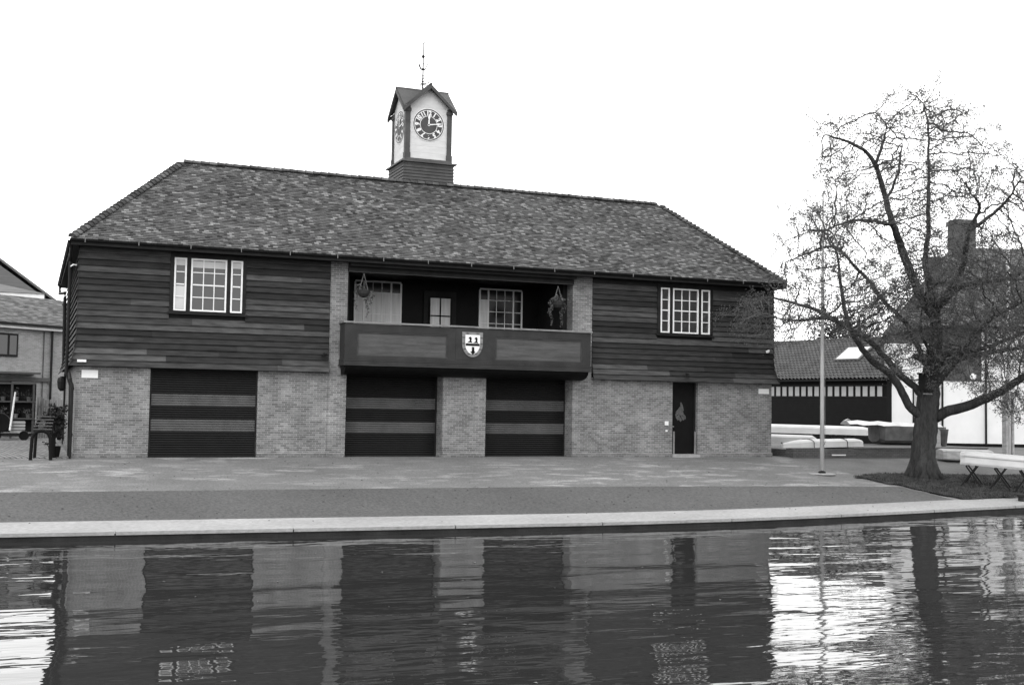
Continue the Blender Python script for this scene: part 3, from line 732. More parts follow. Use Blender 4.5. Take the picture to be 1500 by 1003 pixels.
# name plates and signs
def sign(x0, x1, z0, z1, y, label, mat=M_white):
    mb = MB(); mb.box(x0, x1, y - .02, y, z0, z1)
    return single(mb, 'sign', mat, label, 'sign', ((x0 + x1) / 2, y, z0))
sign(-13.34, -12.83, 3.86, 4.12, -.002, 'blank white sign fixed to the brick near the left downpipe')
sign(-13.5, -13.22, 4.37, 4.45, -.25, 'tiny pale nameplate on the lowest boards at the left corner')
sign(12.86, 13.36, 3.83, 4.04, -.002, 'blank white sign on the brick by the right corner')
mb = MB(); mb.box(8.48, 8.64, -.03, -.002, 2.5, 2.66); single(mb, 'entry_panel', M_white, 'small pale entry box on the brick left of the black door', 'entry panel', (8.56, -.002, 2.5))
mb = MB(); mb.box(8.52, 8.6, -.03, -.002, 2.25, 2.32); single(mb, 'bell_push', M_white, 'tiny bell push on the brick below the entry box', 'bell push', (8.56, -.002, 2.25))
def camera_(x, z, label, white, y):
    t = thing('security_camera', label, 'camera', (x, y, z))
    mb = MB(); mb.tube([(x, y + .02, z + .08), (x, y - .1, z + .04)], .02, 6); mb.build('bracket', M_iron, t)
    mb = MB(); mb.bar((x + .06, y - .08, z + .02), (x - .1, y - .2, z - .03), .09, .08); mb.build('housing', M_white if white else M_iron, t)
camera_(13.18, 5.58, 'white security camera high on the boards at the right corner', True, -.08)
camera_(9.35, 4.5, 'small camera on the boards above the black entrance door', False, -.14)
camera_(-5.32, 4.84, 'small dark camera on the boards left of the balcony', False, -.13)
# --- heraldic shield
sx, sy, sz = .015, by - .014, 5.83
SH = thing('heraldic_shield', 'white heraldic shield with dark bar and three dark birds heads on the balcony front', 'shield', (sx, sy, 4.92))
def shp(w, h, dz=0): 
    P = [(-w, 0), (w, 0), (w, -h * .52)] + [(w * math.cos(t) ** .9, -h * .52 - h * .48 * math.sin(t) ** 1.25) for t in np.linspace(.25, 1.45, 7)] + [(0, -h)]
    P += [(-x, z) for x, z in P[2:-1]][::-1]
    return [(sx + x, z + sz + dz) for x, z in P]
mb = MB(); mb.prism([(x, sy - .03, z) for x, z in shp(.4, .91)], (0, .03, 0)); mb.build('border', M_cap, SH)
mb = MB(); mb.prism([(x, sy - .036, z) for x, z in shp(.285, .70, -.1)], (0, .005, 0)); mb.build('field', M_white, SH)
mb = MB(); mb.box(sx - .27, sx + .27, sy - .044, sy - .037, sz - .50, sz - .415); mb.build('bar', M_black, SH)
def bird(cx, cz, k):
    P = [(-.03, .2), (.03, .21), (.055, .15), (.045, .05), (.09, -.01), (.0, .0), (-.12, -.01), (-.06, .03), (-.015, .06), (-.02, .13), (-.065, .15)]
    mb.prism([(cx + x * k, sy - .043, cz + z * k) for x, z in P], (0, .006, 0))
mb = MB(); bird(sx - .1, sz - .38, 1); bird(sx + .13, sz - .39, 1)
P = [(-.035, .22), (.05, .22), (.06, .06), (.1, .03), (0, -.06), (-.1, .04), (-.04, .06)]
mb.prism([(sx + .01 + x, sy - .043, sz - .76 + z) for x, z in P], (0, .006, 0)); mb.build('birds_heads', M_black, SH)
mb = MB()
for (x, z) in ((-.2, -.055), (0.2, -.055), (-.345, -.2), (.345, -.2), (-.345, -.42), (.345, -.42), (-.3, -.62), (.3, -.62), (-.14, -.79), (.14, -.79)):
    q = [(-.05, -.025), (.05, -.025), (.06, .03), (.03, .005), (0, .035), (-.03, .005), (-.06, .03)]
    mb.prism([(sx + x + a, sy - .034, sz + z + b_) for a, b_ in q], (0, .004, 0))
mb.build('border_crowns', M_lead, SH)

# --- hanging baskets
def leaves(mb, pts, n, spread, size, flat=.0):
    """n leaf quads scattered around each point"""
    pts = np.asarray(pts); k = len(pts) * n
    c = np.repeat(pts, n, 0) + rng.normal(0, spread, (k, 3)); a = rng.normal(size=(k, 3)); a /= np.linalg.norm(a, axis=1)[:, None]
    b = np.cross(a, rng.normal(size=(k, 3))); b /= np.linalg.norm(b, axis=1)[:, None]; s = size * rng.uniform(.5, 1.3, (k, 1))
    V = np.stack([c + a * s, c + b * s * .55, c - a * s, c - b * s * .55], 1).reshape(-1, 3); base = len(mb.v)
    mb.v += [tuple(v) for v in V.tolist()]; mb.f += [(base + 4 * i, base + 4 * i + 1, base + 4 * i + 2, base + 4 * i + 3) for i in range(k)]; mb.mi += [mb.cur] * k
def basket(x, z, label, dens, trail):
    y = -.25; t = thing('hanging_basket', label, 'hanging basket', (x, y, z), 'hanging baskets over the balcony')
    mb = MB(); mb.lathe((x, y, z), [(.03, -.26), (.14, -.22), (.21, -.12), (.235, 0), (.2, .0), (.02, -.05)], 14); mb.build('bowl', M_leafd, t)
    mb = MB()
    for k in range(4):
        a = k * math.pi / 2 + .5; mb.tube([(x + .22 * math.cos(a), y + .22 * math.sin(a), z), (x, y, z + .6)], .012, 5)
    mb.build('chain', M_dry, t)
    mb = MB(); P = [(x + rng.normal(0, .13), y + rng.normal(0, .1), z + abs(rng.normal(0, .1))) for _ in range(dens)]
    for a, ln in trail:
        for k in range(int(ln / .05)): P.append((x + a + .04 * math.sin(k * .6), y + .03 * math.cos(k), z - .05 - k * .05))
    leaves(mb, P, 7, .028, .035); mb.build('plant', M_dry, t, fix=False)
basket(-3.97, 7.2, 'left hanging basket with dark bowl in front of the curtained window', 40, [(-.28, .7), (.05, .35), (.15, .95), (.3, .5)])
basket(3.65, 7.16, 'right hanging basket with ragged dry plant and two long trailing stems', 80, [(-.27, .95), (.16, .98), (.3, .4), (-.33, .5)])

# ------------------------------------------------------------------ flagpoles
px, py = 12.5, -4.72; pz = gz(px, py)
FP = thing('flagpole', 'tall slender pale flagpole on a round base, left of the tree', 'flagpole', (px, py, pz))
top = PY(1207, 281, py)
mb = MB(); mb.tube([(px, py, pz), (px, py, 6), (px + .02, py, top.z - .1)], [.082, .07, .032], 12); mb.build('pole', M_pole, FP, smooth=True)
mb = MB(); mb.lathe((top.x, py, top.z), [(.02, -.1), (.05, -.06), (.06, 0), (.03, .05)], 10); mb.build('finial', M_pole, FP)
mb = MB(); mb.lathe((px, py, pz), [(.14, .0), (.14, .1), (.09, .13)], 14); mb.build('collar', M_iron, FP)
mb = MB(); mb.lathe((px, py, pz), [(.5, .0), (.48, .035), (.1, .045)], 24); mb.build('base_pad', M_conc, FP)
mb = MB(); mb.tube([(px + .09, py - .05, pz + 1.1), (px + .08, py - .04, top.z - .2)], .008, 5); mb.tube([(px, py - .08, pz + 1.2), (px + .06, py - .12, pz + 1.22), (px, py - .08, pz + 1.05)], .015, 5); mb.build('halyard', M_cap, FP)
by2 = -2.0; q = PY(1477, 660, by2); qz = gz(q.x, by2); t2 = PY(1477, 290, by2); k2 = PY(1477, 574, by2)
FP2 = thing('flagpole', 'white mast clamped between two pale planks beside the white boat at the right edge', 'flagpole', (q.x, by2, qz))
mb = MB(); mb.tube([(q.x, by2, qz + .1), (q.x + .05, by2, 6), (t2.x - .05, by2, t2.z)], [.12, .1, .05], 12); mb.build('pole', M_white, FP2, smooth=True)
for s in (-1, 1):
    mb = MB(); mb.box(q.x + s * .17 - .055, q.x + s * .17 + .055, by2 - .12, by2 + .12, qz - .05, k2.z); mb.build('plank', M_hull2, FP2)

# ------------------------------------------------------------------ boats on the right
def hull(mb, p0, p1, w, h, e0=.15, e1=.15, up=-1, flat=.35, n=18, sag=0, tipw=.25):
    """boat hull; up=-1 keel upwards (sits on gunwales at z of p), tapering over e0/e1 of its length"""
    p0, p1 = Vector(p0), Vector(p1); d = (p1 - p0); s = Vector((d.y, -d.x, 0)).normalized(); rings = []; m = 9
    for i in range(n + 1):
        t = i / n; k = 1.0
        if t < e0: k = tipw + (1 - tipw) * math.sin(t / e0 * math.pi / 2)
        if t > 1 - e1: k = tipw + (1 - tipw) * math.sin((1 - t) / e1 * math.pi / 2)
        c = p0 + d * t; r = []
        for j in range(m):
            a = math.pi * j / (m - 1); x = math.cos(a); z = abs(math.sin(a)) ** flat
            r.append(c + s * (x * w / 2 * k) + Vector((0, 0, (h * z * (.45 + .55 * k)) if up < 0 else (h - h * z * (.5 + .5 * k)))))
        rings.append(r)
    vs = [v for r in rings for v in r]; fs = [(i * m + j, i * m + j + 1, (i + 1) * m + j + 1, (i + 1) * m + j) for i in range(n) for j in range(m - 1)]
    fs += [tuple(range(m)), tuple(n * m + j for j in range(m))]
    fs += [(i * m, (i + 1) * m, (i + 1) * m + m - 1, i * m + m - 1) for i in range(n)]
    mb.add(vs, fs)
def trestle(c, w, h, dx, label, group='boat trestles'):
    x, y, z = c; t = thing('trestle', label, 'trestle', c, group)
    dx = Vector((*dx, 0)).normalized(); s = Vector((dx.y, -dx.x, 0)); C = Vector(c)
    for k in (-1, 1):
        for l in (-1, 1):
            mb = MB(); mb.tube([C + s * (k * w / 2) + dx * (l * .34), C + s * (k * w * .42) + dx * (-l * .18) + Vector((0, 0, h))], .03, 6); mb.build('leg', M_iron, t)
    mb = MB()
    for l in (-1, 1): mb.tube([C - s * (w * .46) + dx * (l * .16) + Vector((0, 0, h)), C + s * (w * .46) + dx * (l * .16) + Vector((0, 0, h))], .026, 6)
    mb.tube([C - s * (w * .45) + Vector((0, 0, h * .5)), C + s * (w * .45) + Vector((0, 0, h * .5))], .018, 6); mb.build('crossbar', M_iron, t)
    return t
# A long white hull furthest back
a = PY(1286, 638, 8.5); b = PY(1085, 632, 11.5)
mb = MB(); hull(mb, a, b, .7, .45, .13, .1, flat=.42, tipw=.1); z0 = min(a.z, b.z)
single(mb, 'boat', M_hull, 'longest white upturned boat, resting on trestles behind the flagpole', 'boat', tuple(a), smooth=False)
for u, lb in ((1222, 'left one of the two visible trestles under the longest white upturned boat'), (1244, 'right one of the two visible trestles under the longest white upturned boat')):
    c = PY(u, 652, 9.6); trestle((c.x, c.y, ZB), .9, a.z - ZB + .0, (b - a).xy, lb)
# B
a = PY(1196, 649, 4.5); b = PY(1080, 645, 6.5)
mb = MB(); hull(mb, a, b, .8, .36, .05, .1, flat=.42, tipw=.35)
single(mb, 'boat', M_hull, 'short white upturned boat against the brick corner, between two others', 'boat', tuple(a))
c = PY(1150, 650, 5.6); trestle((c.x, c.y, ZB), .8, a.z - ZB, (b - a).xy, 'trestle under the short white boat against the brick corner')
# low platform
LWX0 = PY(1162, 671, -.4).x
mb = MB(); mb.box(LWX0, 24.6, -.4, .1, .9, 1.6); mb.box(LWX0 + .0, 24.6, .1, 4.2, .9, 1.55)
LP = thing('low_wall', 'low dark wall edging the raised boat standing behind the tree', 'wall', (LWX0, -.4, ZB))
mb.build('retaining_wall', M_brickd, LP)
mb = MB(); mb.box(LWX0 + 3.0, 24.64, -.44, 4.2, 1.604, 1.66); mb.build('coping', M_gravel, LP)
# C
a = PY(1146, 663, .1); b = PY(1262, 660, .4); a.z = 1.63; b.z = 1.68
a.z = 1.62; mb = MB(); hull(mb, a, b, .95, .34, .34, .1, flat=.38, tipw=.15)
single(mb, 'boat', M_hull, 'nearest white upturned boat lying low on the raised edge behind the flagpole', 'boat', tuple(a))
mb = MB(); c = PY(1228, 666, -.42); mb.box(c.x - .35, c.x + .35, -.47, -.44, c.z - .03, c.z + .02); single(mb, 'marker_strip', M_white, 'thin white strip on the face of the low dark wall', 'strip', (c.x, -.45, c.z))
mb = MB(); d = b - a; s_ = Vector((d.y, -d.x, 0)).normalized()
for k in (.3, .72):
    c = a + d * k; P = [c + s_ * (math.cos(t) * .485) + Vector((0, 0, .352 * abs(math.sin(t)) ** .38)) for t in np.linspace(0, math.pi, 11)]
    mb = MB(); mb.tube(P, .014, 5); single(mb, 'strap', M_dark, ('left' if k < .5 else 'right') + ' dark strap over the nearest white upturned boat', 'strap', tuple(P[0]))
# D grey hull, upright, with white cover
a = PY(1280, 654, 3.2); b = PY(1376, 655, 2.6); a.z = 1.68; b.z = 1.66
DB = thing('boat', 'large grey wooden boat with pale cover, half hidden by the tree trunk', 'boat', tuple(a))
mb = MB(); hull(mb, a, b, 1.5, .85, .07, .1, up=1, flat=.28, tipw=.75); mb.build('hull', M_hullg, DB)
mb = MB(); t = Vector((0, 0, .87)); n = 14; V = []
a2 = PY(1238, 619, 3.4)
for i in range(n + 1):
    k = i / n; p = (a2).lerp(b + t, k); s = Vector((.35, .93, 0)) * .72; r = .03 * math.sin(i * 2.1)
    V += [p - s + Vector((0, 0, r - .06)), p - s * .3 + Vector((0, 0, .09 + r)), p + s * .3 + Vector((0, 0, .12 - r)), p + s + Vector((0, 0, -.04))]
mb.add(V, [(4 * i + j, 4 * i + j + 1, 4 * i + 5 + j, 4 * i + 4 + j) for i in range(n) for j in range(3)]); mb.prism([V[0], V[1], V[2], V[3]], (0, 0, -.04)); mb.build('cover', M_hull, DB)
mb = MB(); c = PY(1240, 617, 3.4); mb.add([c + Vector((-.12, 0, -.02)), c + Vector((.0, -.1, .14)), c + Vector((.35, 0, .0)), c + Vector((.1, .3, .05))], [(0, 1, 2), (0, 3, 1), (1, 3, 2), (0, 2, 3)])
mb.build('cover_fold', M_hull, DB)
# tarp and tub right of the trunk
c = PY(1374, 662, .4); c.z = 1.66
mb = MB(); mb.prism([(c.x - .15, c.y, 1.66), (c.x + .16, c.y, 1.66), (c.x + .14, c.y, 2.35), (c.x + .04, c.y, 2.45)], (0, .3, 0)); single(mb, 'folded_tarpaulin', M_hull2, 'pale folded tarpaulin standing just right of the trunk', 'tarpaulin', tuple(c))
c = PY(1383, 660, .9); mb = MB(); mb.lathe((c.x, c.y, 1.66), [(.1, .0), (.13, .2), (.2, .78), (.17, .78)], 12); single(mb, 'tub', M_hullg, 'grey tapered tub next to the pale tarpaulin', 'tub', (c.x, c.y, 1.66))
c = PY(1370, 655, .6); mb = MB(); mb.prism([(c.x - .2, c.y, 1.66), (c.x + .04, c.y, 1.66), (c.x + .14, c.y, 2.4), (c.x - .12, c.y, 2.4)], (0, .2, 0)); single(mb, 'black_board', M_black, 'black board leaning behind the trunk beside the tarpaulin', 'board', (c.x, c.y, 1.66))
# E1 pale hull on the wall
a = PY(1376, 671, -1.2); b = PY(1450, 673, -1.8)
mb = MB(); hull(mb, a, b, .9, .42, .05, .05, flat=.25, tipw=.85)
single(mb, 'boat', M_hull2, 'pale scuffed upturned boat between the trunk and the white boat on trestles', 'boat', tuple(a))
# E2 white hull on trestles
a = Vector((16.75, -7.25, 1.32)); b = Vector((18.75, -10.9, 1.1))
b = Vector((18.9, -9.6, 1.12))
EB = thing('boat', 'white striped upturned boat on black trestles on the grass at the right edge', 'boat', tuple(a))
mb = MB(); hull(mb, a, b, .85, .5, .02, .3, flat=.3, tipw=.8); mb.build('hull', M_hull, EB)
mb = MB(); d = (b - a); s = Vector((d.y, -d.x, 0)).normalized()
if s.y > 0: s = -s
mb.bar(a + s * .435 + Vector((0, 0, .05)), a + d * .72 + s * .435 + Vector((0, 0, .05)), .02, .07); mb.bar(a + s * .425 + Vector((0, 0, .32)), a + d * .7 + s * .42 + Vector((0, 0, .32)), .02, .02); mb.build('rubbing_strip', M_hull2, EB)
for k, lb in ((.12, 'left trestle under the white boat on the grass'), (.42, 'middle trestle under the white boat on the grass'), (.68, 'right trestle under the white boat on the grass')):
    c = a + d * k; g = gz(c.x, c.y) + .03; trestle((c.x, c.y, g), 1.15, c.z - g - .02, d.xy, lb)

# ------------------------------------------------------------------ house and shed on the right
rv = Vector((math.cos(R(YAW)), math.sin(R(YAW)), 0))
HO = thing('house', 'tall white rendered and brick house with dark roof and chimney behind the tree', 'house', (31.1, 14.1, ZB), rz=R(YAW)); HO['_o'] = (0, 0, 0)
def lb(name, mat, boxes, parent=HO):
    mb = MB()
    for bx in boxes: mb.box(*bx)
    return mb.build(name, mat, parent, local=True)
ppm = 25.3
lb('rendered_wall', M_render, [(0, 16, 0, .4, 0.18, 3.77)]); lb('main_wall', M_render, [(2.9, 15.9, .4, 9, 0, 3.77)])
lb('plinth', M_black, [(3.2, 16, -.05, .3, 0, .18)])
lb('upper_rendered_wall', M_render, [(5.62, 16, .05, 9, 3.82, 7.0)]); lb('upper_rendered_wall', M_render, [(0, 3.0, .05, .4, 3.82, 5.9)])
lb('string_course', M_post, [(0, 16, -.04, .2, 3.775, 3.82)])
lb('brick_panel', M_brickd, [(3.0, 5.5, .0, 9, 3.82, 7.0)])
lb('corner_strip', M_white, [(5.5, 5.62, -.03, 9, 3.82, 7.0)])
for x in (3.2, 5.72):
    mb = MB(); mb.tube([(x, -.1, .1), (x, -.1, 3.75 if x < 4 else 7)], .06, 8); mb.build('downpipe', M_iron, HO, local=True)
w = lb('window', M_dark, [(1.5, 2.15, -.04, .0, 1.2, 3.3)]); lb('pane', M_glassp, [(1.58, 2.05, -.05, -.042, 1.28, 3.2)], w)
w = lb('window', M_dark, [(9, 10.2, -.0, .05, 4.4, 6.0)]); lb('pane', M_glassp, [(9.1, 10.1, -.01, -.002, 4.5, 5.9)], w)
mb = MB(); mb.lathe((0, 0, 0), [(.02, 0), (.17, 0), (.19, .06), (.05, .07)], 14); mb.v = [(5.0 + x, -.02 - z, 4.05 + y) for x, y, z in mb.v]; mb.build('floodlight', M_white, HO, local=True)
mb = MB(); e = -.4; zz = 6.95; A = [(2.6, e, zz), (16.4, e, zz), (16.4, 9.4, zz), (2.6, 9.4, zz)]; rd = [(5.3, 4.5, 12.0), (12.8, 4.5, 12.0)]
mb.add(A + rd, [(0, 1, 5, 4), (1, 2, 5), (2, 3, 4, 5), (3, 0, 4), (3, 2, 1, 0)]); ro = mb.build('roof', M_tilefar, HO, local=True)
tiles('roof_tiles', (2.6, -.42, 6.97), (16.4, -.42, 6.97), (5.3, 4.5, 12.03), (12.8, 4.5, 12.03), .22, .35, mat=M_roofp, parent=HO)
lb('fascia', M_dark, [(2.58, 16.42, -.45, -.41, 6.83, 6.97)])
lb('chimney', M_brickd, [(5.45, 6.75, 3.9, 5.1, 10.5, 13.6), (5.37, 6.83, 3.82, 5.18, 13.6, 13.85)], ro)
lb('chimney', M_brickd, [(3.6, 4.3, 3.0, 3.9, 7, 11.4)], ro)
SR = math.atan2(-.98, .2)
SD = thing('shed', 'low black boarded shed with pantiled roof and row of small windows behind the flagpole', 'shed', (30.95, 13.9, ZB), rz=SR); SD['_o'] = (0, 0, 0)
lb('side_wall', M_black, [(-16, 0, 0, 7, 0, 3.95)], SD)
mb = MB()
for i in range(16): mb.hexa([(-16, -.035, i * .17), (0, -.035, i * .17), (0, 0, i * .17), (-16, 0, i * .17), (-16, -.012, i * .17 + .168), (0, -.012, i * .17 + .168), (0, 0, i * .17 + .168), (-16, 0, i * .17 + .168)])
mb.build('boarding', M_black, SD, local=True)
lb('window_rail', M_dark, [(-16, 0, -.05, -.04 + .04, 2.73, 2.79), (-16, 0, -.05, 0, 3.42, 3.5)], SD)
for k in range(30):
    x = -.25 - k * .53
    if k % 4 == 3 and k < 20: pass
    w = lb('window', M_dark, [(x - .46, x, -.03, -.001, 2.8, 3.42)], SD); lb('pane', M_glassp, [(x - .40, x - .06, -.036, -.031, 2.82, 3.4)], w)
# pantiled roof
mb = MB(); X = np.arange(-16.3, .3, .05); nr = 15; run = 3.7; rise = 2.6; Lr = math.hypot(run + .35, rise); V = []; F = []; nx = len(X)
prof = .06 * np.sin(2 * math.pi * X / .3) + .012 * np.sin(4 * math.pi * X / .3)
for r in range(nr):
    for (t, o_) in ((r / nr, .07), ((r + 1) / nr, .0)):
        y = -.35 + (run + .35) * t; z = 3.85 + rise * t
        for x, p in zip(X, prof): V.append((x, y - .5 * (p + o_), z + .84 * (p + o_)))
    b0 = 2 * r * nx
    F += [(b0 + i, b0 + i + 1, b0 + nx + i + 1, b0 + nx + i) for i in range(nx - 1)]
    if r: F += [(b0 - nx + i, b0 - nx + i + 1, b0 + i + 1, b0 + i) for i in range(nx - 1)]
mb.v = V; mb.f = F; mb.mi = [0] * len(F); ro = mb.build('roof', M_pantile, SD, local=True, fix=False)
mb = MB(); mb.add([(-16.3, 3.7, 6.4), (.3, 3.7, 6.4), (.3, 7.4, 3.8), (-16.3, 7.4, 3.8), (-16.3, -.3, 3.8), (.3, -.3, 3.8)], [(0, 1, 2, 3), (4, 5, 2, 3), (1, 5, 2), (0, 4, 3)]); mb.build('rear_slope', M_tilefar, ro, local=True)
mb = MB(); mb.tube([(-16.3, 3.7, 6.48), (.3, 3.7, 6.48)], .12, 8); mb.build('ridge', M_ridge, ro, local=True)
lb('gutter', M_iron, [(-16.3, .3, -.45, -.36, 3.72, 3.82)], SD)
def rpt(x, t, o_): return Vector((x, -.35 + (run + .35) * t - .5 * o_, 3.85 + rise * t + .84 * o_))
mb = MB(); mb.hexa([rpt(-5.1, .42, -.0), rpt(-3.1, .42, 0), rpt(-3.1, .75, 0), rpt(-5.1, .75, 0), rpt(-5.1, .42, .16), rpt(-3.1, .42, .16), rpt(-3.1, .75, .16), rpt(-5.1, .75, .16)]); sk = mb.build('skylight', M_lead, SD, local=True)
mb = MB(); mb.hexa([rpt(-4.95, .44, .16), rpt(-3.25, .44, .16), rpt(-3.25, .73, .16), rpt(-4.95, .73, .16), rpt(-4.95, .44, .18), rpt(-3.25, .44, .18), rpt(-3.25, .73, .18), rpt(-4.95, .73, .18)]); mb.build('pane', M_hull, sk, local=True)

# ------------------------------------------------------------------ neighbours on the left
NR = R(38.4); NH = thing('house', 'pale brick two storey neighbour with white fascia, left of the boathouse yard', 'house', (-16.39, 22, ZB), rz=NR); NH['_o'] = (0, 0, 0)
lb('wall', M_brickp, [(-14, 6, 0, 6.3, 0, 5.4)], NH)
lb('fascia', M_white, [(-14.2, 6, -.3, 0.0, 5.36, 5.5)], NH); lb('gutter', M_iron, [(-14.2, 6, -.42, -.3, 5.5, 5.62)], NH)
mb = MB(); mb.add([(-14.3, -.35, 5.6), (6.3, -.35, 5.6), (6.3, 3.2, 7.25), (-14.3, 3.2, 7.25), (6.3, 6.6, 5.6), (-14.3, 6.6, 5.6)], [(0, 1, 2, 3), (3, 2, 4, 5), (0, 3, 5), (1, 4, 2), (0, 5, 4, 1)]); mb.build('roof', M_tilefar, NH, local=True)
tiles('roof_tiles', (-14.3, -.36, 5.62), (6.3, -.36, 5.62), (-14.3, 3.2, 7.27), (6.3, 3.2, 7.27), .2, .3, mat=M_roofp, parent=NH)
mb = MB(); mb.tube([(3.05, -.1, 0), (3.05, -.1, 5.5)], .06, 8); mb.build('downpipe', M_iron, NH, local=True)
mb = MB(); mb.tube([(2.6, -.04, .2), (2.6, -.04, 5.3)], .025, 6); mb.build('cable', M_lead, NH, local=True)
w = lb('window', M_dark, [(-1.9, 1.05, -.06, -.0, 3.95, 5.1)], NH); lb('pane', M_glass, [(-1.8, -.35, -.07, -.062, 4.05, 5.0), (-.25, .42, -.07, -.062, 4.05, 5.0), (.55, .95, -.07, -.062, 4.05, 5.0)], w)
w = lb('window', M_dark, [(-3, .75, -.06, -.0, 2.2, 2.9)], NH); lb('pane', M_glassd, [(-2.9, .65, -.07, -.062, 2.28, 2.82)], w)
lb('ledge', M_lead, [(-6, 2.1, -.5, 0, 3.1, 3.2), (-6, 3.0, -.12, 0, 2.75, 2.95)], NH)
def farhouse(u0, v0, u1, v1, Yd, dep, lbl, wallc, fascia=False):
    p0 = PY(u0, v0, Yd); p1 = PY(u1, v1, Yd); o = thing('house', lbl, 'house', ((p0.x + p1.x) / 2, Yd, ZB))
    return p0, p1, o
p1 = PY(86, 441, 52); p0 = PY(0, 379, 52); k = (p0.z - p1.z) / (p1.x - p0.x)
o = thing('house', 'distant house with steep dark gabled roof at the left edge of the sky', 'house', (p0.x - 3, 52, ZB))
ax = p0.x - 4; az = p0.z + 4 * k; ez2 = p1.z - .1; ex2 = p1.x; ex0 = 2 * ax - ex2
mb = MB(); mb.box(ex0 + .5, ex2 - .4, 52.3, 60, ZB, ez2); mb.prism([(ex0 + .5, 52.3, ez2), (ex2 - .5, 52.3, ez2), (ax, 52.3, az - .4)], (0, 7.7, 0)); mb.build('wall', M_tilefar, o)
mb = MB(); mb.prism([(ex0, 52.27, ez2 - .1), (ax, 52.27, az), (ex2, 52.27, ez2 - .1), (ex2, 52.27, ez2 + .1), (ax, 52.27, az + .2), (ex0, 52.27, ez2 + .1)], (0, 8.6, 0)); mb.build('roof', M_tilefar, o)
mb = MB(); mb.box(ex2 - .05, ex2 + .55, 54, 56, ZB, ez2 + .2); mb.build('chimney', M_brickd, o)
p1 = PY(65, 432, 40); p0 = PY(0, 428, 40); q0 = PY(0, 414, 41.5)
o = thing('house', 'low roof with broad white fascia just above the neighbour roof', 'house', (p0.x, 40, ZB))
mb = MB(); mb.box(p0.x - 8, p1.x - .2, 40.2, 44, ZB, p1.z); mb.build('wall', M_brickp, o)
mb = MB(); mb.box(p0.x - 8, p1.x, 39.9, 40.1, p1.z - .35, p1.z + .05); mb.build('fascia', M_white, o)
mb = MB(); mb.hexa([(p0.x - 8, 39.8, p1.z + .06), (p1.x + .1, 39.8, p1.z + .06), (p1.x + .1, 44, p1.z + .06), (p0.x - 8, 44, p1.z + .06), (p0.x - 8, 41.5, q0.z + .9), (p0.x - .5, 41.5, q0.z), (p0.x - .5, 42.2, q0.z), (p0.x - 8, 42.2, q0.z + .9)]); mb.build('roof', M_tilefar, o)
# picket fence
fa = PY(54, 640, 20.2); fb = PY(99, 640, 19.4); d = fb - fa; n = 13
o = thing('picket_fence', 'pale weathered timber picket fence closing the side yard', 'fence', (fa.x, fa.y, ZB))
for i in range(n):
    p = fa + d * (i / (n - 1)); z1 = ZB + 1.95 + random.uniform(-.12, .06); w = .045
    mb = MB(); mb.hexa([(p.x - w, p.y - .02, ZB), (p.x + w, p.y - .02, ZB), (p.x + w, p.y + .01, ZB), (p.x - w, p.y + .01, ZB), (p.x - w, p.y - .02, z1), (p.x + w, p.y - .02, z1), (p.x + w, p.y + .01, z1), (p.x - w, p.y + .01, z1)]); mb.build('picket', M_wood, o)
for z in (.5, 1.5):
    mb = MB(); mb.bar((fa.x, fa.y + .05, ZB + z), (fb.x, fb.y + .05, ZB + z), .05, .09); mb.build('rail', M_wood, o)
c = PY(92, 638, 17.5); mb = MB(); mb.hexa([(c.x - .25, 17.3, ZB), (c.x + .2, 17.3, ZB), (c.x + .2, 17.8, ZB), (c.x - .25, 17.8, ZB), (c.x - .3, 17.25, ZB + .75), (c.x + .24, 17.25, ZB + .75), (c.x + .24, 17.85, ZB + .75), (c.x - .3, 17.85, ZB + .75)]); mb.box(c.x - .33, c.x + .27, 17.2, 17.9, ZB + .76, ZB + .82)
single(mb, 'bin', M_black, 'black lidded bin at the foot of the picket fence', 'bin', (c.x, 17.5, ZB))
# trailer with clutter
c = PY(14, 641, 17); TR = thing('boat_trailer', 'low dark boat trailer parked in the side yard', 'trailer', (c.x, 17, ZB))
mb = MB(); mb.box(c.x - 2.2, c.x + 1.15, 16.6, 16.7, ZB + .18, ZB + .3); mb.box(c.x - 2.2, c.x + 1.15, 17.6, 17.7, ZB + .18, ZB + .3)
for x in np.linspace(-2.1, 1.1, 6): mb.box(c.x + x - .04, c.x + x + .04, 16.7, 17.6, ZB + .2, ZB + .28)
mb.build('frame', M_iron, TR)
for x in (-.55, .6):
    mb = MB(); mb.lathe((0, 0, 0), [(.12, -.06), (.2, -.07), (.22, 0), (.2, .07), (.12, .06)], 16); mb.v = [(c.x + x + v[0], 16.5 + v[2], ZB + .22 + v[1]) for v in mb.v]; mb.build('wheel', M_black, TR)
mb = MB(); mb.lathe((0, 0, 0), [(.1, -.1), (.42, -.12), (.45, 0), (.42, .12), (.1, .1)], 20); mb.v = [(c.x - .42 + v[0], 16.9 + v[2], ZB + .78 + v[1]) for v in mb.v]; single(mb, 'cable_reel', M_black, 'round black reel standing on the trailer', 'reel', (c.x - .42, 16.9, ZB + .33))
a = PY(19, 629, 17.1); mb = MB(); mb.box(c.x + .02, c.x + .62, 16.9, 17.4, ZB + .31, ZB + .86)
cr_ = thing('crate', 'white slatted crate on the trailer, beside the leaning pole', 'crate', (c.x + .3, 17.1, ZB + .31)); mb.build('box', M_cap, cr_)
for z in (.38, .52, .66, .8):
    mb = MB(); mb.box(c.x, c.x + .64, 16.86, 16.895, ZB + z - .05, ZB + z + .04); mb.build('slat', M_hull2, cr_)
p = PY(14.5, 630, 16.7); q_ = PY(22.5, 574, 16.9); mb = MB(); mb.tube([p, q_], [.05, .035], 8); single(mb, 'leaning_pole', M_white, 'thin white pole leaning over the trailer', 'pole', tuple(p))
mb = MB(); x0 = PY(0, 600, 19).x - 1.5; x1 = PY(52, 600, 19).x
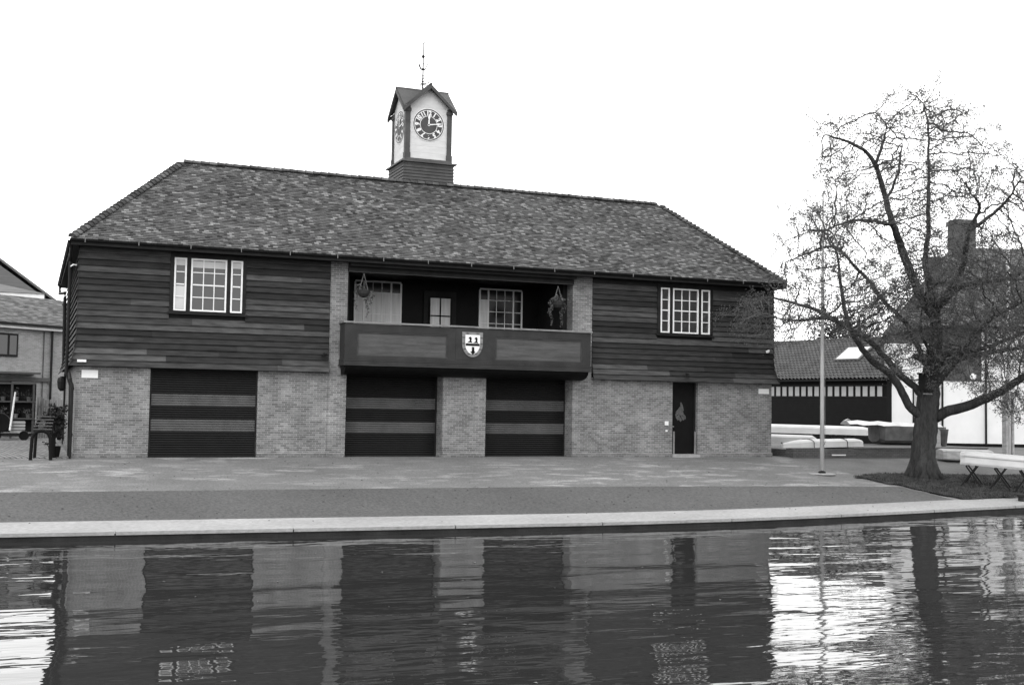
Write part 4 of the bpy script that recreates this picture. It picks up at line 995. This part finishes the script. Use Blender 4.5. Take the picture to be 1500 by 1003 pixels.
SF = thing('shelf_rack', 'timber rack with two shelves of potted plants behind the trailer', 'rack', (x1, 19, ZB))
for z in (.9, 1.7, 2.55):
    mb = MB(); mb.box(x0, x1, 18.9, 19.3, ZB + z, ZB + z + .07); mb.build('shelf', M_post, SF)
mb = MB(); mb.box(x0, x1, 19.31, 19.36, ZB + .3, ZB + 2.6); mb.build('shade_panel', M_room, SF)  # near-black sheet added to stand in for the shaded voids inside the rack
for x in np.linspace(x0 + .1, x1 - .1, 4):
    mb = MB(); mb.box(x - .05, x + .05, 18.92, 19.02, ZB, ZB + 2.55); mb.build('upright', M_post, SF)
for k in range(5):
    for z in (.97, 1.77):
        x = x0 + .5 + k * (x1 - x0 - .8) / 4; t = thing('potted_plant', f'{["", ""][0]}potted plant on the {"lower" if z < 1 else "upper"} shelf of the timber rack, {["first", "second", "third", "fourth", "fifth"][4 - k]} from its right end', 'plant', (x, 19.1, ZB + z), 'potted plants on the timber rack')
        mb = MB(); mb.lathe((x, 19.1, ZB + z), [(.09, 0), (.13, .2), (.11, .2)], 10); mb.build('pot', M_cap if k % 2 else M_lead, t)
        mb = MB(); leaves(mb, [(x + rng.normal(0, .12), 19.1 + rng.normal(0, .08), ZB + z + .32 + rng.normal(0, .09)) for _ in range(14)], 5, .05, .05); mb.build('foliage', M_leafd if (k + (z > 1)) % 2 else M_dry, t, fix=False)
# black hoop stand in front
hx, hy = -14.5, -.62; g0 = gz(hx, hy)
HS = thing('hoop_stand', 'black arched metal stand with slatted back at the corner of the forecourt', 'stand', (hx, hy, g0))
def arch(dx, dy, z, w, top, r):
    P = [(hx + dx - w, hy + dy, g0), (hx + dx - w + .03, hy + dy, g0 + top - .25)]
    P += [(hx + dx - (w - .05) * math.cos(t), hy + dy, g0 + top - .22 + .2 * math.sin(t)) for t in np.linspace(.1, math.pi - .1, 9)]
    P += [(hx + dx + w - .03, hy + dy, g0 + top - .25), (hx + dx + w, hy + dy, g0)]; return P
mb = MB(); mb.tube(arch(0, 0, 0, .3, .95, .06), .055, 10); mb.build('front_hoop', M_black, HS)
mb = MB(); mb.tube([(x + .1, y + .5, z) for x, y, z in arch(0, 0, 0, .28, 1.35, .05)], .05, 10); mb.build('rear_hoop', M_black, HS)
for k in range(5):
    t = k / 4; mb = MB(); y = hy + .05 + .42 * t; z = g0 + .98 + .4 * t; x = hx + .02 + .08 * t
    mb.box(x - .28, x + .28, y - .035, y + .035, z - .015, z + .02); mb.build('slat', M_lead, HS)
sx_ = hx + .42
SB = thing('shrub', 'small ragged dark bush in a black pot beside the arched stand', 'plant', (sx_, hy + .75, gz(sx_, hy + .75)))
P = [(sx_ + rng.normal(0, .13), hy + .75 + rng.normal(0, .13), g0 + 1.2 + rng.normal(0, .22)) for _ in range(170)]
mb = MB(); leaves(mb, P, 16, .04, .05); mb.build('foliage', M_leafd, SB, fix=False)
mb = MB(); mb.tube([(sx_, hy + .75, g0 + .3), (sx_, hy + .75, g0 + 1.2)], .03, 6); mb.build('stem', M_bark, SB)
mb = MB(); mb.lathe((sx_, hy + .75, g0 + .03), [(.14, 0), (.2, .4), (.17, .4)], 12); mb.build('pot', M_black, SB)
# mooring post at the right edge
c = PY(1496, 742, -10.6); g = gz(c.x, -10.6); mb = MB(); mb.lathe((c.x, -10.6, g), [(.1, 0), (.1, .16), (.14, .18), (.14, .24), (.05, .26)], 12); single(mb, 'mooring_post', M_concd, 'short dark mooring post on the quay at the right edge', 'mooring post', (c.x, -10.6, g))

# ------------------------------------------------------------------ trees
def colonise(starts, attr, step=.22, di=1.6, dk=.42, iters=90):
    """space colonisation; starts: list of (pos, parent index); returns nodes, parents"""
    N = [np.array(p) for p, _ in starts]; par = [q for _, q in starts]; A = np.array(attr)
    P = np.array(N); best = np.full(len(A), 1e9); bi = np.zeros(len(A), int)
    def upd(i0, Pn):
        nonlocal best, bi
        for s in range(0, len(Pn), 256):
            d = np.linalg.norm(A[:, None, :] - Pn[None, s:s + 256, :], axis=2); j = d.argmin(1); dm = d[np.arange(len(A)), j]; m_ = dm < best
            best[m_] = dm[m_]; bi[m_] = i0 + s + j[m_]
    upd(0, P); cnt = {}
    for it in range(iters):
        act = (best < di) & (best > dk)
        if not act.any(): break
        grow = {}
        for a, i in zip(A[act], bi[act]):
            v = a - N[i]; grow.setdefault(i, []).append(v / np.linalg.norm(v))
        new = []
        for i, vs in grow.items():
            if cnt.get(i, 0) > 3: continue
            v = np.mean(vs, 0); l = np.linalg.norm(v)
            if l < .1: v = vs[0]; l = 1
            v = v / l + rng.normal(0, .22, 3); v /= np.linalg.norm(v); q = N[i] + v * step
            cnt[i] = cnt.get(i, 0) + 1; new.append(q); par.append(i)
        if not new: break
        i0 = len(N); N += new; upd(i0, np.array(new))
    return np.array(N), par
TYY = -5.7
def TP(u, v, off=0): return PD(u, v, PY(1352, 690, TYY).xy and (44.6 + off))
tb = TP(1352, 692); tgz = gz(tb.x, tb.y)
limbs = [  # (points (u,v), depth at start, depth at end, r0, r1)
    ([(1352, 700), (1352, 672), (1354, 645), (1357, 615), (1360, 585), (1363, 560), (1367, 530), (1371, 500), (1371, 470), (1366, 435), (1358, 400), (1356, 370), (1360, 335), (1359, 300), (1361, 260), (1360, 220), (1359, 184), (1352, 150)], 0, .3, .46, .02),
    ([(1371, 470), (1350, 437), (1327, 381), (1308, 329), (1298, 292), (1280, 238), (1252, 212), (1209, 198)], 0, -1.2, .17, .02),
    ([(1283, 240), (1292, 212), (1298, 184), (1282, 165)], -.9, -.4, .05, .015),
    ([(1308, 329), (1285, 325), (1262, 322), (1235, 326), (1205, 340)], -.6, -2.2, .06, .015),
    ([(1298, 292), (1312, 265), (1318, 235), (1322, 205)], -.8, .8, .045, .015),
    ([(1371, 450), (1390, 427), (1410, 392), (1419, 338), (1434, 310), (1434, 298), (1422, 284)], 0, -1.2, .11, .03),
    ([(1419, 338), (1440, 325), (1473, 296), (1495, 262)], -.9, -2, .06, .02),
    ([(1371, 455), (1406, 420), (1440, 414), (1470, 409), (1500, 396), (1545, 372)], 0, 2.2, .1, .03),
    ([(1370, 612), (1388, 602), (1412, 596), (1436, 586), (1459, 577), (1480, 564), (1500, 551), (1540, 522), (1575, 490)], 0, -2.6, .16, .05),
    ([(1360, 572), (1376, 556), (1389, 541), (1402, 524), (1412, 508), (1424, 494), (1450, 468), (1490, 446), (1530, 430)], -.3, -2.0, .12, .03),
    ([(1374, 532), (1395, 528), (1412, 524), (1443, 517), (1500, 507), (1560, 490)], .1, 1.6, .10, .03),
    ([(1374, 520), (1400, 518), (1420, 514), (1440, 510), (1469, 500), (1500, 486), (1550, 462)], .2, 3.0, .085, .03),
    ([(1355, 612), (1335, 599), (1324, 580), (1310, 556), (1300, 545), (1278, 529), (1261, 509), (1245, 483), (1225, 470), (1205, 466), (1166, 470), (1140, 466)], 0, -1.8, .15, .02),
    ([(1245, 483), (1240, 463), (1235, 440), (1230, 405), (1226, 371), (1212, 345)], -1.2, -.2, .07, .02),
    ([(1356, 584), (1341, 568), (1321, 551), (1300, 528), (1287, 512), (1270, 497), (1251, 486), (1230, 474), (1200, 456), (1170, 446), (1130, 436), (1095, 440)], 0, 2.2, .12, .02),
    ([(1362, 545), (1345, 510), (1331, 479), (1312, 458), (1294, 441), (1272, 410), (1252, 390), (1222, 362), (1180, 372), (1150, 385)], 0, 1.6, .09, .02),
    ([(1366, 525), (1350, 490), (1349, 465), (1355, 440)], -.2, -.8, .05, .02),
    ([(1364, 526), (1350, 524), (1338, 521)], -.1, -.5, .10, .085),
]
starts = []; RAD0 = []; limb_meshes = []
wood = MB(); nodes = []; fixed_r = []
def addlimb(pts, d0, d1, r0, r1, first=False):
    n = len(pts); P = [TP(u, v, d0 + (d1 - d0) * (i / (n - 1)) ** 1.2) for i, (u, v) in enumerate(pts)]
    Q = []; Rr_ = []
    Lc = [0]
    for a, b in zip(P[:-1], P[1:]): Lc.append(Lc[-1] + (b - a).length)
    T = Lc[-1]; m_ = max(3, int(T / .2))
    for k in range(m_ + 1):
        s = T * k / m_; i = min(np.searchsorted(Lc, s, 'right') - 1, n - 2); f = (s - Lc[i]) / (Lc[i + 1] - Lc[i])
        p0_, p1_, p2_, p3_ = P[max(i - 1, 0)], P[i], P[i + 1], P[min(i + 2, n - 1)]
        q = .5 * ((2 * p1_) + (p2_ - p0_) * f + (2 * p0_ - 5 * p1_ + 4 * p2_ - p3_) * f * f + (3 * p1_ - p0_ - 3 * p2_ + p3_) * f ** 3)
        q = q + Vector(rng.normal(0, .012, 3)); t = s / T
        if first: r = np.interp(s, [0, .25, .6, 1.3, 3.0, 4.2, 6.5, 9, T], [.66, .52, .45, .42, .40, .30, .16, .09, .02])
        else: r = r0 * max(0.0, 1 - t) ** .8 + r1
        Q.append(q); Rr_.append(float(r))
    wood.tube(Q, Rr_, 30 if first else 14 if r0 > .1 else 7, rough=.06 if first else .035)
    base = len(starts)
    for k, q in enumerate(Q): starts.append((tuple(q), base + k - 1 if k else -1))
    fixed_r.extend(Rr_)
for k, (pts, d0, d1, r0, r1) in enumerate(limbs): addlimb(pts, d0, d1, r0, r1, k == 0)
# root flare
for a in np.linspace(0, 2 * math.pi, 8)[:-1]:
    d = Vector((math.cos(a), math.sin(a), 0)); b0 = Vector((tb.x, tb.y, tgz)); wood.tube([b0 + d * .2 + Vector((0, 0, .9)), b0 + d * .42 + Vector((0, 0, .35)), b0 + d * .72 + Vector((0, 0, -.05))], [.2, .17, .06], 7)
OUT = [(1128, 452), (1140, 380), (1150, 340), (1168, 300), (1195, 290), (1192, 225), (1190, 180), (1215, 165), (1255, 180), (1290, 140), (1340, 118), (1392, 132), (1425, 165), (1465, 198), (1500, 245), (1560, 290), (1610, 380), (1600, 500), (1540, 590), (1480, 600), (1432, 575), (1420, 535), (1345, 505), (1300, 500), (1260, 512), (1215, 480), (1160, 500), (1062, 492), (1062, 430), (1100, 430)]
attr = []; cl = []
while len(cl) < 400:
    u, v = random.uniform(1060, 1610), random.uniform(115, 600)
    if not inpoly(u, v, OUT): continue
    edge = min(abs(v - 118) / 120, 1); w = 4.2 * math.sqrt(max(.05, 1 - ((u - 1365) / 270) ** 2)) * math.sqrt(max(.05, 1 - ((v - 400) / 300) ** 2))
    off = random.uniform(-w, w * .95); 
    if u < 1160: off = random.uniform(-1.4, 1.0)
    cl.append(TP(u, v, off))
for _ in range(110):
    cl.append(TP(random.uniform(1290, 1540), random.uniform(385, 540), random.uniform(-3.5, 4)))
for c in cl:
    n = random.randint(16, 46); s = random.uniform(.3, .6)
    attr += [tuple(np.array(c) + rng.normal(0, 1, 3) * (s, s, s * .75)) for _ in range(n)]
MI = MC.inverted()
def on_outline(a):
    q = MI @ (Vector(a) - CAM); u, v = 750 - FPX * q.x / q.z, 501.5 + FPX * q.y / q.z
    return (1285 < u < 1600 and 380 < v < 575) or inpoly(u + random.gauss(0, 20), v + random.gauss(0, 14), OUT)
attr = [a for a in attr if not (a[1] > -1.0 and a[0] < 14.5) and (on_outline(a) or a[0] > 19)]
N, par = colonise(starts, attr, .17, 3.0, .24, 110)
n0 = len(starts); ch = [[] for _ in N]
for i, p in enumerate(par):
    if p >= 0: ch[p].append(i)
rad = np.zeros(len(N))
for i in range(len(N) - 1, -1, -1):
    if i >= n0:
        rad[i] = .0075 if not ch[i] else (sum(rad[c] ** 2.2 for c in ch[i] if c >= n0) + .0075 ** 2.2 * .2) ** (1 / 2.2)
for i in range(n0): rad[i] = fixed_r[i]
done = set(); fine = MB()
for i in range(n0, len(N)):
    if i in done: continue
    p = par[i]; chain = [p, i]; done.add(i); r_ = [min(rad[i], rad[p]), rad[i]]
    cur = i
    while True:
        cs = [c for c in ch[cur] if c not in done]
        if not cs: break
        c = max(cs, key=lambda k: rad[k]); done.add(c); chain.append(c); r_.append(rad[c]); cur = c
    (wood if max(r_) > .03 else fine).tube([N[k] for k in chain], r_, 5 if max(r_) > .02 else 3, cap=False)
TREE = thing('tree', 'big spreading sparse leafed tree growing from the grass beside the flagpole', 'tree', (tb.x, tb.y, tgz))
wood.build('trunk', M_bark, TREE, fix=False, smooth=True)
tips = [i for i in range(n0, len(N)) if not ch[i] or rad[i] < .012]
tips = [i for i in tips if random.random() < .8]
mb = MB(); tw = MB()
for i in tips:
    for _ in range(1 if random.random() < .6 else 2):
        d = rng.normal(0, 1, 3); d /= np.linalg.norm(d); q = N[i] + d * random.uniform(.12, .3); mid = N[i] + d * .1 + rng.normal(0, .02, 3)
        tw.tube([N[i], mid, q], [.008, .007, .005], 3, cap=False)
leaves(mb, [N[i] for i in tips], 16, .12, .036)
tw.build('twigs', M_twig, TREE, fix=False); fine.build('branches', M_twig, TREE, fix=False); mb.build('crown', M_leaf, TREE, fix=False)
# nest box on the trunk
c = TP(1357, 560, -.55); BB = thing('nest_box', 'dark wooden nest box fixed to the tree trunk', 'nest box', tuple(c))
mb = MB(); mb.box(c.x - .2, c.x + .14, c.y - .14, c.y + .2, c.z - .28, c.z + .3); mb.build('box', M_dark, BB)
mb = MB(); mb.box(c.x - .26, c.x + .2, c.y - .22, c.y + .22, c.z + .3, c.z + .36); mb.build('lid', M_black, BB)
mb = MB(); mb.box(c.x - .2, c.x + .1, c.y - .2, c.y - .05, c.z - .45, c.z - .4); mb.build('perch', M_cap, BB)

def bushtree(x, y, z0, h, r, lbl, nl=5000, ls=.09, mat=M_leafd, seed=1, trunkh=.4):
    rg = np.random.default_rng(seed); t = thing('tree', lbl, 'tree', (x, y, z0))
    w_ = MB(); w_.tube([(x, y, z0), (x + .1, y, z0 + h * trunkh), (x, y, z0 + h * .85)], [.16, .12, .03], 8)
    P = []
    for k in range(22):
        a = rg.uniform(0, 6.28); e = rg.uniform(-.5, 1.0); rr = r * rg.uniform(.45, .9); c = (x + rr * math.cos(a) * math.cos(e), y + rr * math.sin(a) * math.cos(e), z0 + h * .62 + h * .33 * math.sin(e))
        w_.tube([(x, y, z0 + h * rg.uniform(.3, .6)), c], [.05, .015], 5); P += [tuple(np.array(c) + rg.normal(0, r * .22, 3)) for _ in range(nl // 220)]
    w_.build('trunk', M_bark, t, fix=False); m2 = MB(); leaves(m2, P, 10, .16, ls); m2.build('crown', mat, t, fix=False)
bushtree(41, 30, ZB, 9.0, 3.6, 'dark bushy tree rising behind the pantiled shed roof', 9000, .11, seed=3)
bushtree(33, 34, ZB, 8.0, 2.0, 'small sparse tree behind the shed, nearest the boathouse corner', 1400, .1, seed=4)

bushtree(43, -60, 1.4, 17.0, 6.0, 'bushy tree on the near bank, behind the viewer, mirrored in the right window', 9000, .2, seed=8)
bushtree(33, -57, 1.4, 13.0, 4.0, 'smaller tree on the near bank, mirrored in the right window beside the larger one', 5000, .2, seed=9)
# ------------------------------------------------------------------ light and sky
w = bpy.data.worlds.new('World'); S.world = w; w.use_nodes = True; nt = w.node_tree; bg = nt.nodes['Background']
sky = nt.nodes.new('ShaderNodeTexSky'); sky.sky_type = 'NISHITA'; sky.sun_disc = False
SUN_EL, SUN_AZ = R(42), R(215)
sky.sun_elevation = SUN_EL; sky.sun_rotation = SUN_AZ; sky.dust_density = 4; sky.air_density = 1.2
bw = nt.nodes.new('ShaderNodeRGBToBW'); nt.links.new(sky.outputs[0], bw.inputs[0])
mr = nt.nodes.new('ShaderNodeMapRange'); mr.inputs['From Min'].default_value = 0; mr.inputs['From Max'].default_value = 40; mr.inputs['To Min'].default_value = 20; mr.inputs['To Max'].default_value = 34
nt.links.new(bw.outputs[0], mr.inputs[0]); cc = nt.nodes.new('ShaderNodeCombineColor')
for i in range(3): nt.links.new(mr.outputs[0], cc.inputs[i])
nt.links.new(cc.outputs[0], bg.inputs[0]); bg.inputs[1].default_value = .12
sl = bpy.data.lights.new('sun', 'SUN'); sl.energy = .9; sl.angle = R(14); sl.color = (1, 1, 1)
so = bpy.data.objects.new('sun', sl); col.objects.link(so)
dirv = Vector((math.sin(SUN_AZ) * math.cos(SUN_EL), math.cos(SUN_AZ) * math.cos(SUN_EL), math.sin(SUN_EL)))
so.rotation_euler = dirv.to_track_quat('Z', 'Y').to_euler()
S.view_settings.view_transform = 'Standard'; S.view_settings.look = 'None'; S.view_settings.exposure = 0.0; S.view_settings.gamma = 1
S.render.resolution_x = 1024; S.render.resolution_y = 684
for o in bpy.data.objects:
    if '_o' in o: del o['_o']
